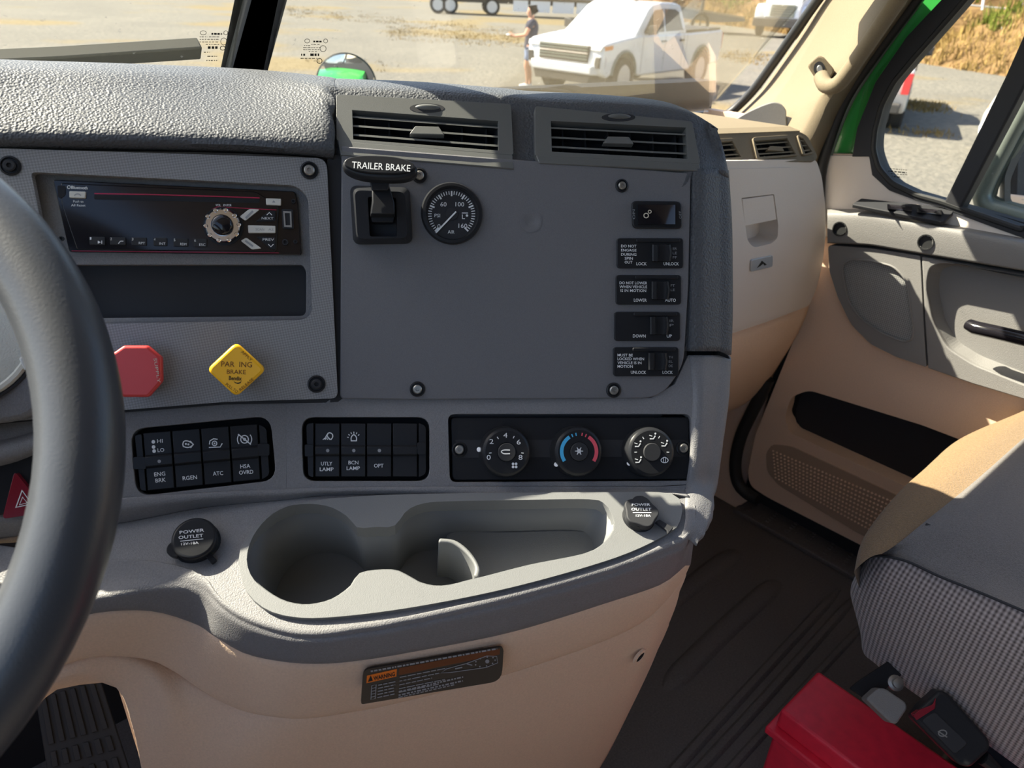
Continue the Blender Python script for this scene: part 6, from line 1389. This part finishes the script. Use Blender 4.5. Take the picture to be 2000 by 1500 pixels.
T = frame(PG.pt(1372, 66), (PG.pt(1340, 62) - PG.pt(1440, 74)).normalized())
P = thing('gooseneck_trailer', 'dark low trailer with spoked wheel behind the white pickup', 'trailer', PG.pt(1372, 66))
a0, b0 = PG.pt(1372, 66), PG.pt(1456, 60)
dk = [at(1290, 8, depth(a0)), at(1455, 36, depth(a0)), at(1455, 42, depth(a0)), at(1400, 44, depth(a0)), at(1290, 30, depth(a0))]
bk = GD * 2.2
mb = MB(); mb.prism(dk, [v + bk for v in dk]); ob('deck', mb, M['grille'], P)
mb = MB(); mb.prism([at(1290, 5, depth(a0)), at(1455, 33, depth(a0)), at(1455, 37, depth(a0)), at(1290, 11, depth(a0))], [v + bk * .98 - GD * .05 for v in (at(1290, 5, depth(a0)), at(1455, 33, depth(a0)), at(1455, 37, depth(a0)), at(1290, 11, depth(a0)))]); ob('deck_edge', mb, M['tanp'], P)
mb = MB(); c = at(1367, 47, depth(a0) - .1); s_ = depth(c) / FPX; mb.tube([c + CR * (15 * s_ * cos(a)) + ZUP * (18 * s_ * sin(a)) for a in [2 * pi * k / 24 for k in range(24)]], 3.2 * s_, 8, closed=True); ob('jack_wheel', mb, M['tyre'], P)
mb = MB(); mb.tube([c + ZUP * (18 * s_), c + ZUP * (44 * s_)], 3 * s_, 8); mb.tube([c - ZUP * 17 * s_, c + ZUP * 17 * s_], 1.5 * s_, 6); ob('jack_leg', mb, M['grille'], P)

# person ----------------------------------------------------------------
pb = PG.pt(1032, 170); hdp = (-CR + GD * .15); hdp.z = 0; hdp.normalize(); lfp = ZUP.cross(hdp)
PS = thing('person', 'person in dark shirt and blue shorts standing before the white pickup, one hand out', 'person', pb)
def PT_(x, y, z): return pb + hdp * x + lfp * y + ZUP * z
def skinned(name, verts, edges, radii, m, par, sub=2, root=0):
    me = bpy.data.meshes.new(name); L = _loc[par.name]
    bm = bmesh.new(); sk = bm.verts.layers.skin.verify(); bv = []
    for i, v in enumerate(verts):
        w = bm.verts.new(PT_(*v) - L); w[sk].radius = (radii[i], radii[i]); w[sk].use_root = (i == root); bv.append(w)
    for a, b in edges: bm.edges.new((bv[a], bv[b]))
    bm.to_mesh(me); bm.free()
    o = bpy.data.objects.new(name, me); COL.objects.link(o); o.parent = par; me.materials.append(m); _loc[o.name] = L
    k = o.modifiers.new('skin', 'SKIN'); k.use_smooth_shade = True
    s = o.modifiers.new('sub', 'SUBSURF'); s.levels = 1; s.render_levels = sub
    return o
V_ = []; E_ = []; Rr_ = []
def nd(p, r, link=None):
    V_.append(p); Rr_.append(r)
    if link is not None: E_.append((link, len(V_) - 1))
    return len(V_) - 1
pel = nd((0, 0, .92), .13); w1 = nd((.0, 0, 1.08), .125, pel); ch = nd((-.01, 0, 1.28), .14, w1); nk0 = nd((-.01, 0, 1.43), .075, ch); nk = nd((.01, 0, 1.49), .055, nk0)
h1 = nd((.03, 0, 1.57), .075, nk); h2 = nd((.035, 0, 1.66), .088, h1); h3 = nd((.02, 0, 1.735), .06, h2); nd((.135, 0, 1.605), .014, h1)
for s, kx, ax in ((1, .05, .02), (-1, .02, -.03)):
    hp = nd((0, .09 * s, .86), .095, pel); kn = nd((kx + .02, .10 * s, .48), .06, hp); cf = nd((kx - .02, .10 * s, .33), .055, kn); an = nd((ax, .10 * s, .09), .035, cf); to = nd((ax + .07, .11 * s, .035), .035, an); nd((ax + .17, .12 * s, .025), .028, to)
arms = {1: [(.0, .19, 1.38), (.10, .25, 1.14), (.36, .20, 1.10), (.43, .19, 1.12)], -1: [(-.02, -.19, 1.38), (-.10, -.26, 1.12), (-.06, -.27, .88), (-.05, -.27, .80)]}
for s in (1, -1):
    a = arms[s]; i0 = nd(a[0], .06, nk0); i1 = nd(a[1], .045, i0); i2 = nd(a[2], .032, i1); i3 = nd(a[3], .034, i2)
    d = (Vector(a[3]) - Vector(a[2])).normalized(); up = Vector((0, 0, 1)) if abs(d.z) < .7 else Vector((1, 0, 0))
    for k in range(4):
        off = (k - 1.5) * .019; l = (.075, .085, .08, .065)[k]
        q = Vector(a[3]) + d * .045 + up * off; q2 = q + d * l * .55 - lfp * 0; nd(tuple(q), .010, i3); nd(tuple(Vector(q2) + Vector((0, -.012 * s, 0))), .009, len(V_) - 1)
    th = Vector(a[3]) + up * .045 + d * .02; nd(tuple(th), .011, i3); nd(tuple(th + d * .035 + up * .012), .009, len(V_) - 1)
body = skinned('body', V_, E_, Rr_, M['skin'], PS, root=pel)
skinned('shirt', [(0, 0, .84), (0, 0, 1.06), (-.01, 0, 1.28), (-.01, 0, 1.42), (0, .19, 1.375), (.06, .225, 1.25), (-.02, -.19, 1.375), (-.06, -.225, 1.24)], [(0, 1), (1, 2), (2, 3), (3, 4), (4, 5), (3, 6), (6, 7)], [.175, .165, .175, .10, .085, .078, .085, .078], M['shirt'], PS, root=1)
skinned('shorts', [(0, 0, .95), (0, .09, .84), (.055, .10, .56), (.0, -.09, .84), (.03, -.10, .56)], [(0, 1), (1, 2), (0, 3), (3, 4)], [.145, .115, .092, .115, .092], M['shorts'], PS, root=0)
skinned('hair', [(-.01, 0, 1.66), (.0, 0, 1.74), (-.055, 0, 1.60)], [(0, 1), (0, 2)], [.098, .075, .06], M['hair'], PS, root=0)
for s, ax in ((1, .02), (-1, -.03)): skinned('shoe', [(ax - .05, .11 * s, .04), (ax + .08, .115 * s, .035), (ax + .20, .12 * s, .03)], [(0, 1), (1, 2)], [.045, .045, .035], M['white'], PS, root=1)
mb = MB(); mb.box(PT_(.50, .19, 1.13), .10, .07, .02); ob('paper_slip', mb, M['white'], label='small white slip in the outstretched hand of the person', cat='paper', ang=0)

# bank and vegetation ------------------------------------------------------
base = cr([PG.pt(x, y) for x, y in ((1180, 30), (1290, 40), (1400, 48), (1500, 61), (1640, 87), (1785, 121), (1985, 153), (2250, 196), (2700, 270))], 90)
rg = random.Random(11); rows = []
for k in range(16):
    r = []
    for i, p in enumerate(base):
        t = (base[min(i + 1, 89)] - base[max(i - 1, 0)]).normalized(); out = Vector((t.y, -t.x, 0)); out = out if out.dot(GD) > 0 else -out
        h = k * .85 * (.75 + .25 * sin(i * .31) + .12 * sin(i * .83 + k))
        r.append(p + out * (k * 1.15) + ZUP * (h * .95 + (rg.uniform(-.12, .12) if k else -.05)))
    rows.append(r)
mb = MB(); mb.grid(rows); ob('bank', mb, M['bank'], kind='structure', label='steep grassy bank behind the yard', ang=0)
def blades(name, spots, m, h0, h1, nb, seed, label):
    rr = random.Random(seed); mb = MB(); vs = []; fs = []
    for p in spots:
        for b in range(nb):
            a = rr.uniform(0, 2 * pi); q = p + Vector((rr.gauss(0, .12), rr.gauss(0, .12), -.03)); h = rr.uniform(h0, h1); d = Vector((cos(a), sin(a), 0)); le = Vector((rr.gauss(0, .3), rr.gauss(0, .3), 1)) * h
            o_ = len(vs); w = .012 + h * .035; vs += [q - d * w, q + d * w, q + le]; fs.append((o_, o_ + 1, o_ + 2))
    mb.add(vs, fs); return ob(name, mb, m, kind='stuff', label=label, cat='grass', ang=0)
sp = []; sg = []
for _ in range(7000):
    i = rg.randrange(89); k = rg.random() ** 1.3 * 14; i0 = int(k); u = rg.random(); v = k - i0
    a = rows[i0][i].lerp(rows[i0][i + 1], u); b = rows[i0 + 1][i].lerp(rows[i0 + 1][i + 1], u); p = a.lerp(b, v)
    green = sin(i * .55) + .8 * sin(k * 1.1 + i * .2) + rg.gauss(0, .4) > .95 and k > 2
    (sg if green else sp).append(p)
blades('dry_bank_grass', sp, M['bladey'], .15, .55, 5, 1, 'tall dry golden grass on the bank')
blades('green_bank_weeds', sg, M['bladeg'], .2, .7, 8, 2, 'green weeds among the dry grass on the bank')
yd = []
for x0, x1, y0, y1, sl_, n_ in ((560, 1010, 8, 34, .10, 330), (760, 1020, 48, 80, .06, 300), (1420, 1500, 95, 125, .05, 90), (1330, 1480, 88, 112, .1, 60), (1735, 1850, 190, 216, .08, 160), (1750, 1850, 245, 262, .1, 30), (600, 760, 100, 140, .1, 20)):
    for _ in range(n_):
        x = rg.uniform(x0, x1); c = .5 + .5 * rg.uniform(-1, 1) * rg.random() ** .5; yd.append(PG.pt(x, y0 + (y1 - y0) * c + (x - x0) * sl_))
blades('dry_yard_grass', yd, M['bladey'], .04, .13, 9, 3, 'low dry yellow grass patches on the gravel yard')
# rail fence on the bank
FN = thing('rail_fence', 'thin pale rail fence half buried in the bank weeds', 'fence', at(1930, 10, 30))
fd_ = 29.0
for x, y0, y1 in ((1922, -30, 20), (1996, -30, 48)):
    mb = MB(); mb.tube([at(x + 3, y0, fd_), at(x - 4, y1, fd_)], .05, 8); ob('fence_post', mb, M['lamp'], FN)
for y in (14, -8):
    mb = MB(); mb.tube([at(1870, y - 6, fd_), at(1930, y, fd_), at(2060, y + 12, fd_)], .035, 8); ob('fence_rail', mb, M['lamp'], FN)
